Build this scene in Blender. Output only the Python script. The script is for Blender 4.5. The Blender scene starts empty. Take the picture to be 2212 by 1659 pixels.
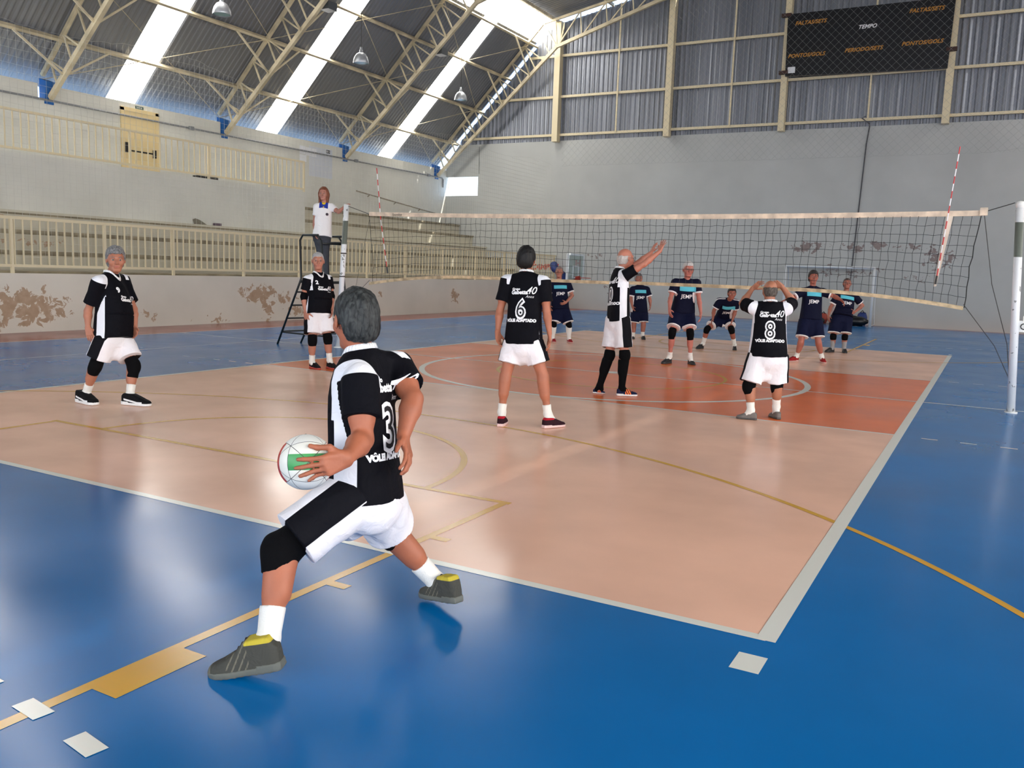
import bpy, bmesh, math, random
import numpy as np
from mathutils import Vector, Matrix
from mathutils.bvhtree import BVHTree

S = bpy.context.scene
COL = S.collection
random.seed(7)
RNG = np.random.default_rng(7)

# ------------------------------------------------------------------ camera
FPX = 1861.24
CAM = np.array([5.23096, -12.72984, 1.56887])
YAW, PITCH, ROLL = -0.503529, -0.130917, 0.0342929
_f = np.array([math.sin(YAW)*math.cos(PITCH), math.cos(YAW)*math.cos(PITCH), math.sin(PITCH)])
_r = np.array([math.cos(YAW), -math.sin(YAW), 0.0]); _u = np.cross(_r, _f)
CR = _r*math.cos(ROLL)+_u*math.sin(ROLL)
CU = -_r*math.sin(ROLL)+_u*math.cos(ROLL)
CF = _f
cd = bpy.data.cameras.new('camera'); cam = bpy.data.objects.new('camera', cd); COL.objects.link(cam)
cd.sensor_fit = 'HORIZONTAL'; cd.sensor_width = 36.0; cd.lens = FPX*36.0/2212.0
cd.clip_start = 0.05; cd.clip_end = 300
cam.matrix_world = Matrix(((CR[0], CU[0], -CF[0], CAM[0]), (CR[1], CU[1], -CF[1], CAM[1]), (CR[2], CU[2], -CF[2], CAM[2]), (0, 0, 0, 1)))
S.camera = cam

# ------------------------------------------------------------------ world, light, exposure
S.view_settings.view_transform = 'Standard'; S.view_settings.look = 'None'
S.view_settings.gamma = 1.0; S.view_settings.exposure = 0.93
try: S.view_settings.use_curve_mapping = False
except Exception: pass
SKYLIGHT_E = 5.5      # daylight through the translucent roof sheets
FILL_E = 9.0        # added fill light, glowing panes in the unseen right wall
FILL_N = 5.0        # added fill light, glowing panes behind the camera
w = bpy.data.worlds.new('sky'); S.world = w; w.use_nodes = True
bg = w.node_tree.nodes['Background']; bg.inputs[0].default_value = (0.45, 0.66, 1.0, 1); bg.inputs[1].default_value = 1.7
sl = bpy.data.lights.new('sun', 'SUN'); sl.energy = 3.5; sl.angle = 0.01; sl.color = (1, .95, .88)
so = bpy.data.objects.new('sun', sl); COL.objects.link(so)
so.rotation_euler = Vector((-.62, -.25, -.74)).to_track_quat('-Z', 'Y').to_euler()
S.cycles.max_bounces = 8; S.cycles.diffuse_bounces = 4; S.cycles.glossy_bounces = 3; S.cycles.transmission_bounces = 4
S.cycles.caustics_reflective = False; S.cycles.caustics_refractive = False
S.cycles.use_denoising = True; S.cycles.adaptive_threshold = .02

# ------------------------------------------------------------------ materials
def s2l(c):
    return tuple(((x/255.0)/12.92 if x/255.0 <= .04045 else ((x/255.0+.055)/1.055)**2.4) for x in c)
def rgba(c): return (*s2l(c), 1.0)
MATS = {}
def mat(name, c, rough=.6, metal=0, spec=.5, bump=0, bscale=40, vary=0, vscale=3, emit=0, alpha=1, coat=0):
    if name in MATS: return MATS[name]
    m = bpy.data.materials.new(name); m.use_nodes = True; nt = m.node_tree; N = nt.nodes; L = nt.links
    b = N['Principled BSDF']
    b.inputs['Base Color'].default_value = rgba(c); b.inputs['Roughness'].default_value = rough
    b.inputs['Metallic'].default_value = metal; b.inputs['Specular IOR Level'].default_value = spec
    if coat: b.inputs['Coat Weight'].default_value = coat; b.inputs['Coat Roughness'].default_value = .15
    tc = N.new('ShaderNodeTexCoord')
    if vary:
        n = N.new('ShaderNodeTexNoise'); n.inputs['Scale'].default_value = vscale; n.inputs['Detail'].default_value = 5
        L.new(tc.outputs['Object'], n.inputs['Vector'])
        mx = N.new('ShaderNodeMix'); mx.data_type = 'RGBA'
        mr = N.new('ShaderNodeMapRange'); mr.inputs[1].default_value = .35; mr.inputs[2].default_value = .65
        L.new(n.outputs['Fac'], mr.inputs[0]); L.new(mr.outputs[0], mx.inputs[0])
        mx.inputs[6].default_value = rgba(tuple(max(0, x*(1-vary)) for x in c))
        mx.inputs[7].default_value = rgba(tuple(min(255, x*(1+vary*.6)) for x in c))
        L.new(mx.outputs[2], b.inputs['Base Color'])
    if bump:
        n2 = N.new('ShaderNodeTexNoise'); n2.inputs['Scale'].default_value = bscale; n2.inputs['Detail'].default_value = 4
        L.new(tc.outputs['Object'], n2.inputs['Vector'])
        bp = N.new('ShaderNodeBump'); bp.inputs['Strength'].default_value = bump; bp.inputs['Distance'].default_value = .01
        L.new(n2.outputs['Fac'], bp.inputs['Height']); L.new(bp.outputs[0], b.inputs['Normal'])
    if emit:
        b.inputs['Emission Color'].default_value = rgba(c); b.inputs['Emission Strength'].default_value = emit
    if alpha < 1: b.inputs['Alpha'].default_value = alpha
    MATS[name] = m
    return m

def math_node(nt, op, a, b=None, c=None):
    n = nt.nodes.new('ShaderNodeMath'); n.operation = op
    for i, v in enumerate((a, b, c)):
        if v is None: continue
        if isinstance(v, (int, float)): n.inputs[i].default_value = v
        else: nt.links.new(v, n.inputs[i])
    return n.outputs[0]

def mix_node(nt, fac, a, b):
    n = nt.nodes.new('ShaderNodeMix'); n.data_type = 'RGBA'
    for i, v in ((0, fac), (6, a), (7, b)):
        if isinstance(v, (int, float, tuple)): n.inputs[i].default_value = v
        else: nt.links.new(v, n.inputs[i])
    return n.outputs[2]

def cloth_mat(name, base, second, third=None, rough=.75, hem=None):
    """fabric whose panels follow the signed attributes pat and pat2 stored on the garment"""
    if name in MATS: return MATS[name]
    m = bpy.data.materials.new(name); m.use_nodes = True; nt = m.node_tree; b = nt.nodes['Principled BSDF']
    b.inputs['Roughness'].default_value = rough; b.inputs['Specular IOR Level'].default_value = .12
    def att(n):
        a = nt.nodes.new('ShaderNodeAttribute'); a.attribute_name = n; return a.outputs['Fac']
    def step(x): return math_node(nt, 'MULTIPLY_ADD', x, 600.0, .5)
    def cl(x):
        n = nt.nodes.new('ShaderNodeClamp'); nt.links.new(x, n.inputs[0]); return n.outputs[0]
    c = mix_node(nt, cl(step(att('pat'))), rgba(base), rgba(second))
    if third: c = mix_node(nt, cl(step(att('pat2'))), c, rgba(third))
    nt.links.new(c, b.inputs['Base Color'])
    tc = nt.nodes.new('ShaderNodeTexCoord')
    n2 = nt.nodes.new('ShaderNodeTexNoise'); n2.inputs['Scale'].default_value = 13; n2.inputs['Detail'].default_value = 3
    n2.inputs['Distortion'].default_value = 1.2
    nt.links.new(tc.outputs['Object'], n2.inputs['Vector'])
    bp = nt.nodes.new('ShaderNodeBump'); bp.inputs['Strength'].default_value = .35; bp.inputs['Distance'].default_value = .03
    nt.links.new(n2.outputs['Fac'], bp.inputs['Height']); nt.links.new(bp.outputs[0], b.inputs['Normal'])
    MATS[name] = m
    return m

def brick_wall_mat(name, c, line, sx, sy, peel=None, axis='YZ', stripes=.5):
    """painted block or plaster wall; peel = list of (u, v, ru, rv, strength) blotches where the paint came off"""
    m = bpy.data.materials.new(name); m.use_nodes = True; nt = m.node_tree; b = nt.nodes['Principled BSDF']
    b.inputs['Roughness'].default_value = .7; b.inputs['Specular IOR Level'].default_value = .3
    g = nt.nodes.new('ShaderNodeNewGeometry'); sp = nt.nodes.new('ShaderNodeSeparateXYZ')
    nt.links.new(g.outputs['Position'], sp.inputs[0])
    U = sp.outputs[{'X': 0, 'Y': 1}[axis[0]]]; V = sp.outputs[2]
    cv = nt.nodes.new('ShaderNodeCombineXYZ'); nt.links.new(U, cv.inputs[0]); nt.links.new(V, cv.inputs[1])
    n = nt.nodes.new('ShaderNodeTexNoise'); n.inputs['Scale'].default_value = .6; n.inputs['Detail'].default_value = 6
    nt.links.new(cv.outputs[0], n.inputs['Vector'])
    mr = nt.nodes.new('ShaderNodeMapRange'); mr.inputs[1].default_value = .3; mr.inputs[2].default_value = .7
    nt.links.new(n.outputs['Fac'], mr.inputs[0])
    col = mix_node(nt, mr.outputs[0], rgba(tuple(x*.955 for x in c)), rgba(tuple(min(255, x*1.02) for x in c)))
    if sx:
        br = nt.nodes.new('ShaderNodeTexBrick'); br.inputs['Scale'].default_value = 1.0
        br.inputs['Brick Width'].default_value = sx; br.inputs['Row Height'].default_value = sy
        br.inputs['Mortar Size'].default_value = .006; br.inputs['Mortar Smooth'].default_value = .3
        nt.links.new(cv.outputs[0], br.inputs['Vector'])
        col = mix_node(nt, math_node(nt, 'MULTIPLY', br.outputs['Fac'], stripes), col, rgba(line))
    if peel:
        tot = None
        for (u, v, ru, rv, st) in peel:
            a = math_node(nt, 'DIVIDE', math_node(nt, 'SUBTRACT', U, u), ru)
            e = math_node(nt, 'DIVIDE', math_node(nt, 'SUBTRACT', V, v), rv)
            d = math_node(nt, 'ADD', math_node(nt, 'MULTIPLY', a, a), math_node(nt, 'MULTIPLY', e, e))
            q = math_node(nt, 'MULTIPLY', math_node(nt, 'SUBTRACT', 1.0, d), st)
            tot = q if tot is None else math_node(nt, 'MAXIMUM', tot, q)
        tot = math_node(nt, 'MAXIMUM', tot, -.9)
        n3 = nt.nodes.new('ShaderNodeTexNoise'); n3.inputs['Scale'].default_value = 4.6; n3.inputs['Detail'].default_value = 8; n3.inputs['Roughness'].default_value = .62
        n3.inputs['Distortion'].default_value = .6
        nt.links.new(cv.outputs[0], n3.inputs['Vector'])
        val = math_node(nt, 'ADD', math_node(nt, 'MULTIPLY', tot, .17), n3.outputs['Fac'])
        st = nt.nodes.new('ShaderNodeMapRange'); st.inputs[1].default_value = .60; st.inputs[2].default_value = .62
        nt.links.new(val, st.inputs[0])
        n4 = nt.nodes.new('ShaderNodeTexNoise'); n4.inputs['Scale'].default_value = 7
        nt.links.new(cv.outputs[0], n4.inputs['Vector'])
        pc = mix_node(nt, n4.outputs['Fac'], rgba((158, 130, 102)), rgba((192, 168, 142))) if axis == 'YZ' else mix_node(nt, n4.outputs['Fac'], rgba((120, 106, 104)), rgba((150, 138, 132)))
        col = mix_node(nt, st.outputs[0], col, pc)
    nt.links.new(col, b.inputs['Base Color'])
    MATS[name] = m
    return m

# ------------------------------------------------------------------ mesh helpers
class MB:
    def __init__(s): s.v = []; s.f = []; s.m = []
    def quad(s, a, b, c, d, mi=0):
        i = len(s.v); s.v += [tuple(a), tuple(b), tuple(c), tuple(d)]; s.f.append((i, i+1, i+2, i+3)); s.m.append(mi)
    def box(s, x0, y0, z0, x1, y1, z1, mi=0):
        s.hexa([(x0, y0, z0), (x1, y0, z0), (x1, y1, z0), (x0, y1, z0), (x0, y0, z1), (x1, y0, z1), (x1, y1, z1), (x0, y1, z1)], mi)
        return s
    def hexa(s, p, mi=0):
        i = len(s.v); s.v += [tuple(q) for q in p]
        for q in ((3, 2, 1, 0), (4, 5, 6, 7), (0, 1, 5, 4), (1, 2, 6, 5), (2, 3, 7, 6), (3, 0, 4, 7)):
            s.f.append(tuple(i+k for k in q)); s.m.append(mi)
        return s
    def bar(s, a, b, w, h=None, up=(0, 0, 1), mi=0):
        a = Vector(a); b = Vector(b); d = (b-a).normalized(); h = h or w
        up = Vector(up)
        if abs(d.dot(up)) > .98: up = Vector((1, 0, 0))
        x = d.cross(up).normalized()*(w/2); z = x.cross(d).normalized()*(h/2)
        s.hexa([a-x-z, a+x-z, b+x-z, b-x-z, a-x+z, a+x+z, b+x+z, b-x+z], mi)
        return s
    def tube(s, pts, r, n=8, mi=0, cap=True):
        pts = [Vector(p) for p in pts]; k = len(pts)
        rr = r if isinstance(r, (list, tuple)) else [r]*k
        base = len(s.v); prev = None
        for i, p in enumerate(pts):
            d = (pts[min(i+1, k-1)]-pts[max(i-1, 0)]).normalized()
            if prev is None:
                ref = Vector((0, 0, 1)) if abs(d.z) < .9 else Vector((1, 0, 0))
                x = d.cross(ref).normalized()
            else:
                x = (prev - d*prev.dot(d)).normalized()
            prev = x; y = d.cross(x)
            for j in range(n):
                a = 2*math.pi*j/n
                s.v.append(tuple(p+(x*math.cos(a)+y*math.sin(a))*rr[i]))
        for i in range(k-1):
            for j in range(n):
                a = base+i*n+j; b = base+i*n+(j+1) % n
                s.f.append((a, b, b+n, a+n)); s.m.append(mi)
        if cap:
            s.f.append(tuple(base+j for j in range(n))[::-1]); s.m.append(mi)
            s.f.append(tuple(base+(k-1)*n+j for j in range(n))); s.m.append(mi)
        return s
    def lathe(s, c, prof, n=20, mi=0, axis=None):
        c = Vector(c); base = len(s.v); k = len(prof)
        A = Vector(axis or (0, 0, 1)).normalized(); X = A.orthogonal().normalized(); Y = A.cross(X)
        for (r, z) in prof:
            for j in range(n):
                a = 2*math.pi*j/n
                s.v.append(tuple(c+X*(r*math.cos(a))+Y*(r*math.sin(a))+A*z))
        for i in range(k-1):
            for j in range(n):
                a = base+i*n+j; b = base+i*n+(j+1) % n
                s.f.append((a, b, b+n, a+n)); s.m.append(mi)
        return s
    def disc(s, c, r, n=32, mi=0, r0=0, a0=0, a1=2*math.pi):
        """flat ring or disc in the floor plane"""
        for i in range(n):
            t0 = a0+(a1-a0)*i/n; t1 = a0+(a1-a0)*(i+1)/n
            p = lambda rr, t: (c[0]+rr*math.cos(t), c[1]+rr*math.sin(t), c[2])
            if r0: s.quad(p(r0, t0), p(r, t0), p(r, t1), p(r0, t1), mi)
            else:
                k = len(s.v); s.v += [c, p(r, t0), p(r, t1)]; s.f.append((k, k+1, k+2)); s.m.append(mi)
    def build(s, name, mats, parent=None, smooth=False, loc=None):
        me = bpy.data.meshes.new(name)
        off = Vector(loc) if loc is not None else None
        vs = s.v if off is None else [tuple(Vector(q)-off) for q in s.v]
        me.from_pydata(vs, [], s.f)
        mats = mats if isinstance(mats, (list, tuple)) else [mats]
        for q in mats: me.materials.append(q)
        if len(mats) > 1: me.polygons.foreach_set('material_index', s.m)
        if smooth: me.polygons.foreach_set('use_smooth', [True]*len(s.f))
        me.update()
        o = bpy.data.objects.new(name, me); COL.objects.link(o)
        if off is not None: o.location = off
        if parent is not None:
            o.parent = parent
            if parent.type == 'EMPTY' or parent.location.length > 0:
                o.matrix_parent_inverse = Matrix.Translation(-wloc(parent))
        return o

def wloc(o):
    v = Vector((0, 0, 0))
    while o is not None:
        v += o.location
        if o.parent is not None: v += o.matrix_parent_inverse.translation
        o = o.parent
    return v

def tag(o, label, cat, group=None, kind=None):
    if label: o['label'] = label
    if cat: o['category'] = cat
    if group: o['group'] = group
    if kind: o['kind'] = kind
    return o
def empty(name, loc, label, cat, group=None):
    o = bpy.data.objects.new(name, None); COL.objects.link(o); o.location = loc; o.empty_display_size = .1
    return tag(o, label, cat, group)
def struct(o): o['kind'] = 'structure'; return o

M_WHITE = mat('white_paint', (228, 228, 222), .6)
M_CREAM = mat('cream_steel', (222, 208, 172), .5)
M_TRUSS = mat('truss_steel', (205, 192, 160), .55, vary=.12, vscale=2)
M_LINE_W = mat('line_white', (226, 226, 214), .22)
M_LINE_Y = mat('line_yellow', (214, 160, 36), .22)
M_BLACK = mat('black_paint', (16, 16, 18), .4)
M_ROPE = mat('grey_rope', (70, 68, 64), .8)

# ------------------------------------------------------------------ floor
def floor_mat(name, c, rough=.21):
    m = bpy.data.materials.new(name); m.use_nodes = True; nt = m.node_tree; b = nt.nodes['Principled BSDF']
    g = nt.nodes.new('ShaderNodeNewGeometry')
    n = nt.nodes.new('ShaderNodeTexNoise'); n.inputs['Scale'].default_value = .8; n.inputs['Detail'].default_value = 8
    nt.links.new(g.outputs['Position'], n.inputs['Vector'])
    mr = nt.nodes.new('ShaderNodeMapRange'); mr.inputs[1].default_value = .3; mr.inputs[2].default_value = .7
    nt.links.new(n.outputs['Fac'], mr.inputs[0])
    nt.links.new(mix_node(nt, mr.outputs[0], rgba(tuple(x*.94 for x in c)), rgba(tuple(min(255, x*1.03) for x in c))), b.inputs['Base Color'])
    mr2 = nt.nodes.new('ShaderNodeMapRange'); mr2.inputs[1].default_value = .3; mr2.inputs[2].default_value = .7
    mr2.inputs[3].default_value = rough-.04; mr2.inputs[4].default_value = rough+.06
    nt.links.new(n.outputs['Fac'], mr2.inputs[0]); nt.links.new(mr2.outputs[0], b.inputs['Roughness'])
    n2 = nt.nodes.new('ShaderNodeTexNoise'); n2.inputs['Scale'].default_value = 3; n2.inputs['Detail'].default_value = 3
    nt.links.new(g.outputs['Position'], n2.inputs['Vector'])
    bp = nt.nodes.new('ShaderNodeBump'); bp.inputs['Strength'].default_value = .02; bp.inputs['Distance'].default_value = .02
    nt.links.new(n2.outputs['Fac'], bp.inputs['Height']); nt.links.new(bp.outputs[0], b.inputs['Normal'])
    b.inputs['Specular IOR Level'].default_value = .22
    return m
F_BLUE = floor_mat('floor_blue', (5, 106, 172)); F_PEACH = floor_mat('floor_peach', (240, 190, 162))
F_ORANGE = floor_mat('floor_orange', (232, 116, 58)); F_RED = floor_mat('floor_red', (158, 84, 76))
fl = MB()
def frect(x0, y0, x1, y1, mi): fl.quad((x0, y0, 0), (x1, y0, 0), (x1, y1, 0), (x0, y1, 0), mi)
frect(-11.7, -22, -10, 21.8, 3); frect(10, -22, 17.7, 21.8, 3)
frect(-10, 21.25, 10, 21.8, 3); frect(-10, -22, 10, -21.25, 3)
frect(-10, -21.25, -4.5, 21.25, 0); frect(4.5, -21.25, 10, 21.25, 0)
frect(-4.5, -21.25, 4.5, -9, 0); frect(-4.5, 9, 4.5, 21.25, 0)
frect(-4.5, -9, 4.5, -3, 1); frect(-4.5, 3, 4.5, 9, 1); frect(-4.5, -3, 4.5, 3, 2)
struct(fl.build('floor', [F_BLUE, F_PEACH, F_ORANGE, F_RED]))
# painted lines, part of the floor: volleyball and outer court in white, basketball in yellow
Z1, Z2 = .0008, .0014
ln = MB()
ZK = [0]
def zn(z): ZK[0] += 1; return z+ZK[0]*.000012
def hline(y, x0, x1, w=.05, mi=0, z=Z1): z = zn(z); ln.quad((x0, y-w/2, z), (x1, y-w/2, z), (x1, y+w/2, z), (x0, y+w/2, z), mi)
def vline(x, y0, y1, w=.05, mi=0, z=Z1): z = zn(z); ln.quad((x-w/2, y0, z), (x+w/2, y0, z), (x+w/2, y1, z), (x-w/2, y1, z), mi)
for s in (-1, 1):
    vline(s*4.5, -9.025, 9.025, .07 if s < 0 else .085, z=Z2); hline(s*9, -4.5, 4.5, .06, z=Z2); hline(s*3, -4.5, 4.5, .05)
    vline(s*10, -20, 20, .05); hline(s*20, -10, 10, .05)
    for k in range(5):
        for q in (-1, 1): x = q*(4.72+.355*k); hline(s*3.04, min(x, x+q*.15), max(x, x+q*.15), .035)
    for q in (-1, 1): vline(q*4.49, *sorted((s*9.2, s*9.37)), .12 if s < 0 else .06)
    vline(s*7.5, -13.5, 13.5, .04); hline(s*13.5, -7.5, 7.5, .04)
hline(0, -10, 10, .05); ln.disc((0, 0, zn(Z1)), 3.04, 72, 0, 2.95); ln.disc((-.02, .12, zn(Z1)), .1, 20)
ln.disc((0, 0, zn(Z1)), 1.82, 60, 1, 1.77)
for s in (-1, 1):                                    # basketball keys, three point arcs, marks along the key
    hline(s*7.74, -2.5, 2.5, .055, 1, Z1*1.3)
    for q in (-1, 1):
        vline(q*2.46, *sorted((s*7.74, s*13.5)), .055, 1)
        for yy in (9.55, 8.65, 11.7): zz_ = zn(Z1); ln.quad(*[(q*a, s*b, zz_) for a, b in ((2.46, yy-.03), (2.6, yy-.03), (2.6, yy+.03), (2.46, yy+.03))], 1)
        zz_ = zn(Z1); ln.quad((q*2.46, s*10.44, zz_), (q*2.62, s*10.44, zz_), (q*2.62, s*10.85, zz_), (q*2.46, s*10.85, zz_), 1)
    a0, a1 = ((0, math.pi) if s < 0 else (math.pi, 2*math.pi))
    ln.disc((0, s*7.74, zn(Z1)), 1.83, 48, 1, 1.775, a0, a1)
    ln.disc((0, s*11.925, zn(Z1)), 6.77, 90, 1, 6.72, a0+.13, a1-.13)
    yc = s*20                                        # indoor football area arcs, solid at 6 m, dashed at 9 m
    hline(s*14, -1.5, 1.5, .05)
    for q in (-1, 1):
        b0 = (0 if q > 0 else math.pi/2) if s < 0 else (-math.pi/2 if q > 0 else -math.pi)
        ln.disc((q*1.5, yc, zn(Z1)), 6.025, 40, 0, 5.975, b0, b0+math.pi/2)
        arc = 9*math.pi/2; k = int(arc/.345)
        for i in range(k):
            t = b0+math.pi/2*(i+.1)/k; ln.disc((q*1.5, yc, zn(Z1)), 9.04, 1, 0, 8.965, t, t+.15/9)
    for i in range(9): x = -1.45+.345*i; hline(s*11, x, x+.15, .07, 0, Z2)
o = struct(ln.build('trim_1', [M_LINE_W, M_LINE_Y])); o['label'] = 'painted white and yellow court lines'

# ------------------------------------------------------------------ hall shell
XB, YF, ZT = -17.7, 21.8, 6.12
WL = brick_wall_mat('back_wall_paint', (214, 213, 203), (180, 180, 170), .4, .2, None, 'YZ', .14)
STEP = brick_wall_mat('step_plaster', (198, 192, 172), (150, 145, 130), 0, 0, [(-1.6, 2.42, 1.3, .14, 1.3), (-.2, 1.85, .9, .1, .6)], 'YZ')
PARA = brick_wall_mat('parapet_plaster', (218, 211, 196), (180, 175, 160), 0, 0,
    [(-2.3, .5, 1.15, .42, 1.25), (-3.3, .35, 1.2, .4, 1.1), (4.0, .72, .75, .28, 1.3), (4.35, .38, .28, .4, 1.0), (5.0, .6, .5, .2, .8), (5.7, .25, .8, .2, .75), (13.5, .62, .35, .3, 1.1), (2.6, .12, .7, .1, .5), (9.2, .7, .2, .1, .4), (.6, .25, .3, .2, .6)], 'YZ')
FARW = brick_wall_mat('far_wall_paint', (184, 186, 182), (170, 172, 168), 0, 0,
    [(-1.1, 2.85, .75, .28, 1.1), (.5, 2.85, .5, .2, 1.05), (1.3, 2.95, .4, .2, 1.0), (2.6, 2.9, .7, .15, .6), (3.4, 2.5, .6, .45, .9), (-.3, 2.0, .5, .3, .7), (.9, 1.95, .8, .2, .7), (2.7, 1.8, .5, .2, .6), (-9.0, .95, .45, .25, .8), (-9.8, 2.3, .5, .15, .5)], 'XZ')
INNER = mat('inner_wall', (200, 200, 194), .8)
mb = MB().box(XB-.25, -22, 0, XB, 27, ZT-.42).box(XB-.25, -22, ZT-.42, XB, 1.95, ZT)
ys = [2.25, 8.4, 14.55, 20.95]
for a, b in zip(ys[:-1], ys[1:]): mb.box(XB-.25, a+.16, ZT-.42, XB, b-.16, ZT)
mb.box(XB-.25, 21.1, ZT-.42, XB, 27, ZT)
struct(mb.build('wall_left', WL))
# far wall with its opening in the left corner
mb = MB()
for x0, x1, z0, z1 in ((XB, -15.94, 0, 4.93), (XB, -15.94, 5.8, 6.4), (-15.94, 17.7, 0, 7.22)):
    mb.box(x0, YF, z0, x1, YF+.2, z1)
mb.hexa([(XB, YF, 6.4), (-15.94, YF, 6.4), (-15.94, YF+.2, 6.4), (XB, YF+.2, 6.4), (-17.0, YF, 7.22), (-15.94, YF, 7.22), (-15.94, YF+.2, 7.22), (-17.0, YF+.2, 7.22)])
struct(mb.build('wall_far', FARW))
o = struct(MB().box(XB, YF+.2, 4.4, -15.5, 27, 4.6).build('floor_passage', INNER)); o['label'] = 'passage floor beyond the opening'
# stands: front parapet, walkway, three deep steps, then either the upper landing or more steps
o = struct(MB().box(-11.85, -22, 0, -11.7, YF, 1.18).build('wall_parapet', PARA)); o['label'] = 'low white plaster parapet with peeling paint'
st = MB()
edges = [(-13.15, 1.2), (-13.9, 1.64), (-14.65, 2.12), (-15.4, 2.6), (-16.15, 3.1), (-16.9, 3.6)]
st.box(XB, -22, 0, -11.85, YF, 1.06)
prev = 1.06
for i, (x, z) in enumerate(edges):
    y0 = -22 if i < 4 else 10.0
    st.box(XB, y0, prev, x, YF, z-.06); st.box(XB, y0, z-.06, x+.06, YF, z, 0 if i == 3 else 1); st.box(XB, y0, z-.1, x+.012, YF, z-.06, 1); prev = z  # darker lip and strip below it paint in the nosing's shadow line
st.box(-11.85-.28, -22, 1.06, -11.86, YF, 1.165)
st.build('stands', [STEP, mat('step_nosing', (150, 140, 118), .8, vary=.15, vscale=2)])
_o = struct(bpy.data.objects['stands']); _o.name = 'floor_stands'; _o['label'] = 'stepped concrete stands'
mb = MB().box(XB, -22, 2.6, -15.6, 10.0, 3.98)
for k in range(3): mb.box(-17.6+.0, 10.0, 3.6, -16.9, 10.4+.0*k, 3.75)
struct(mb.build('wall_landing', WL))
# the unseen sides of the hall, with glowing panes added as fill light on the players
mb = MB().box(17.7, -22, 0, 17.95, YF, 2.6).box(17.7, -22, 5.6, 17.95, YF, 7)
for k in range(5): y = -22+k*5.35; mb.box(17.7, y, 2.6, 17.95, y+.9, 5.6)
mb.box(17.7, -.6, 2.6, 17.95, YF, 5.6)
struct(mb.build('wall_right', INNER))
mb = MB().box(XB, -22.2, 0, 17.7, -22, 2.4).box(XB, -22.2, 5.6, 17.7, -22, 14.6)
for k in range(7): x = XB+k*5.8; mb.box(x, -22.2, 2.4, x+.9, -22, 5.6)
struct(mb.build('wall_near', INNER))
FILL_PANE = mat('window_daylight', (252, 250, 248), .4, emit=FILL_E); FILL_PANE_N = mat('window_daylight_rear', (240, 246, 255), .4, emit=FILL_N)
n = 1
for k in range(4):
    y = -22+k*5.35+.9; struct(MB().box(17.8, y, 2.6, 17.85, y+4.45, 5.6).build('window_%d' % n, FILL_PANE)); n += 1
for k in range(6):
    x = XB+k*5.8+.9; struct(MB().box(x, -22.12, 2.4, x+4.9, -22.08, 5.6).build('window_%d' % n, FILL_PANE_N)); n += 1

# ------------------------------------------------------------------ roof
ROOF = bpy.data.materials.new('galvanised_sheet'); ROOF.use_nodes = True
nt = ROOF.node_tree; b = nt.nodes['Principled BSDF']
b.inputs['Metallic'].default_value = .55; b.inputs['Roughness'].default_value = .42
g = nt.nodes.new('ShaderNodeNewGeometry'); sc_ = nt.nodes.new('ShaderNodeMapping'); sc_.inputs['Scale'].default_value = (.15, .9, .15)
n1 = nt.nodes.new('ShaderNodeTexNoise'); n1.inputs['Scale'].default_value = 1; n1.inputs['Detail'].default_value = 4
nt.links.new(g.outputs['Position'], sc_.inputs[0]); nt.links.new(sc_.outputs[0], n1.inputs['Vector'])
nt.links.new(mix_node(nt, n1.outputs['Fac'], rgba((118, 120, 124)), rgba((150, 152, 156))), b.inputs['Base Color'])
def profile(t, p=.18, d=.024):
    """trapezoid corrugation height along the sheet's width"""
    u = (t/p) % 1.0
    return d*(min(1, max(0, (abs(u-.5)-.12)/.14)))
def corrug(name, y0, y1, P, N, mats=ROOF, step=.0225):
    """sheet swept along Y with the slope given by the (x,z) points P and outward normal N"""
    m = MB(); k = int(round((y1-y0)/step)); nP = len(P)
    for i in range(k+1):
        y = y0+(y1-y0)*i/k; h = profile(y)
        for (x, z) in P: m.v.append((x+N[0]*h, y, z+N[1]*h))
    for i in range(k):
        for j in range(nP-1):
            a = i*nP+j; m.f.append((a, a+1, a+1+nP, a+nP)); m.m.append(0)
    return m
ceil = MB()
def addmb(dst, src):
    k = len(dst.v); dst.v += src.v; dst.f += [tuple(q+k for q in f) for f in src.f]; dst.m += src.m
strips = [-1.55, 4.4, 10.4, 17.35]
SW = 1.02
XE, XK, XK2 = -18.35, -13.1, -12.3
zs = lambda x: x+24.5
edgesY = [-22]+[v for s_ in strips for v in (s_, s_+SW)]+[YF]
for sg in (-1, 1):
    q = 1 if sg < 0 else -1
    for a, b_ in zip(edgesY[0::2], edgesY[1::2]):
        addmb(ceil, corrug('', a, b_, [(q*XE, zs(XE)), (q*XK, zs(XK))], (-.7*q, .7)))
    addmb(ceil, corrug('', -22, 14.55, [(q*XK, zs(XK)), (q*XK2, zs(XK2))], (-.7*q, .7)))
    addmb(ceil, corrug('', -22, YF, [(q*XK2, zs(XK2)), (0, 12.2+.19*12.3)], (0, 1)))
struct(ceil.build('ceiling', ROOF))
SKY = mat('translucent_sheet', (255, 252, 248), .5, emit=SKYLIGHT_E)
for sg in (-1, 1):
    q = 1 if sg < 0 else -1
    for s_ in strips:
        o = struct(corrug('', s_, s_+SW, [(q*XE, zs(XE)), (q*XK, zs(XK))], (-.7*q, .7)).build('window_%d' % n, SKY)); n += 1
        o['label'] = 'translucent skylight strip in the roof'
    o = struct(corrug('', 14.55, YF, [(q*XK, zs(XK)), (q*XK2, zs(XK2))], (-.7*q, .7)).build('window_%d' % n, SKY)); n += 1
    o['label'] = 'long translucent strip where the roof bends'
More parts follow.
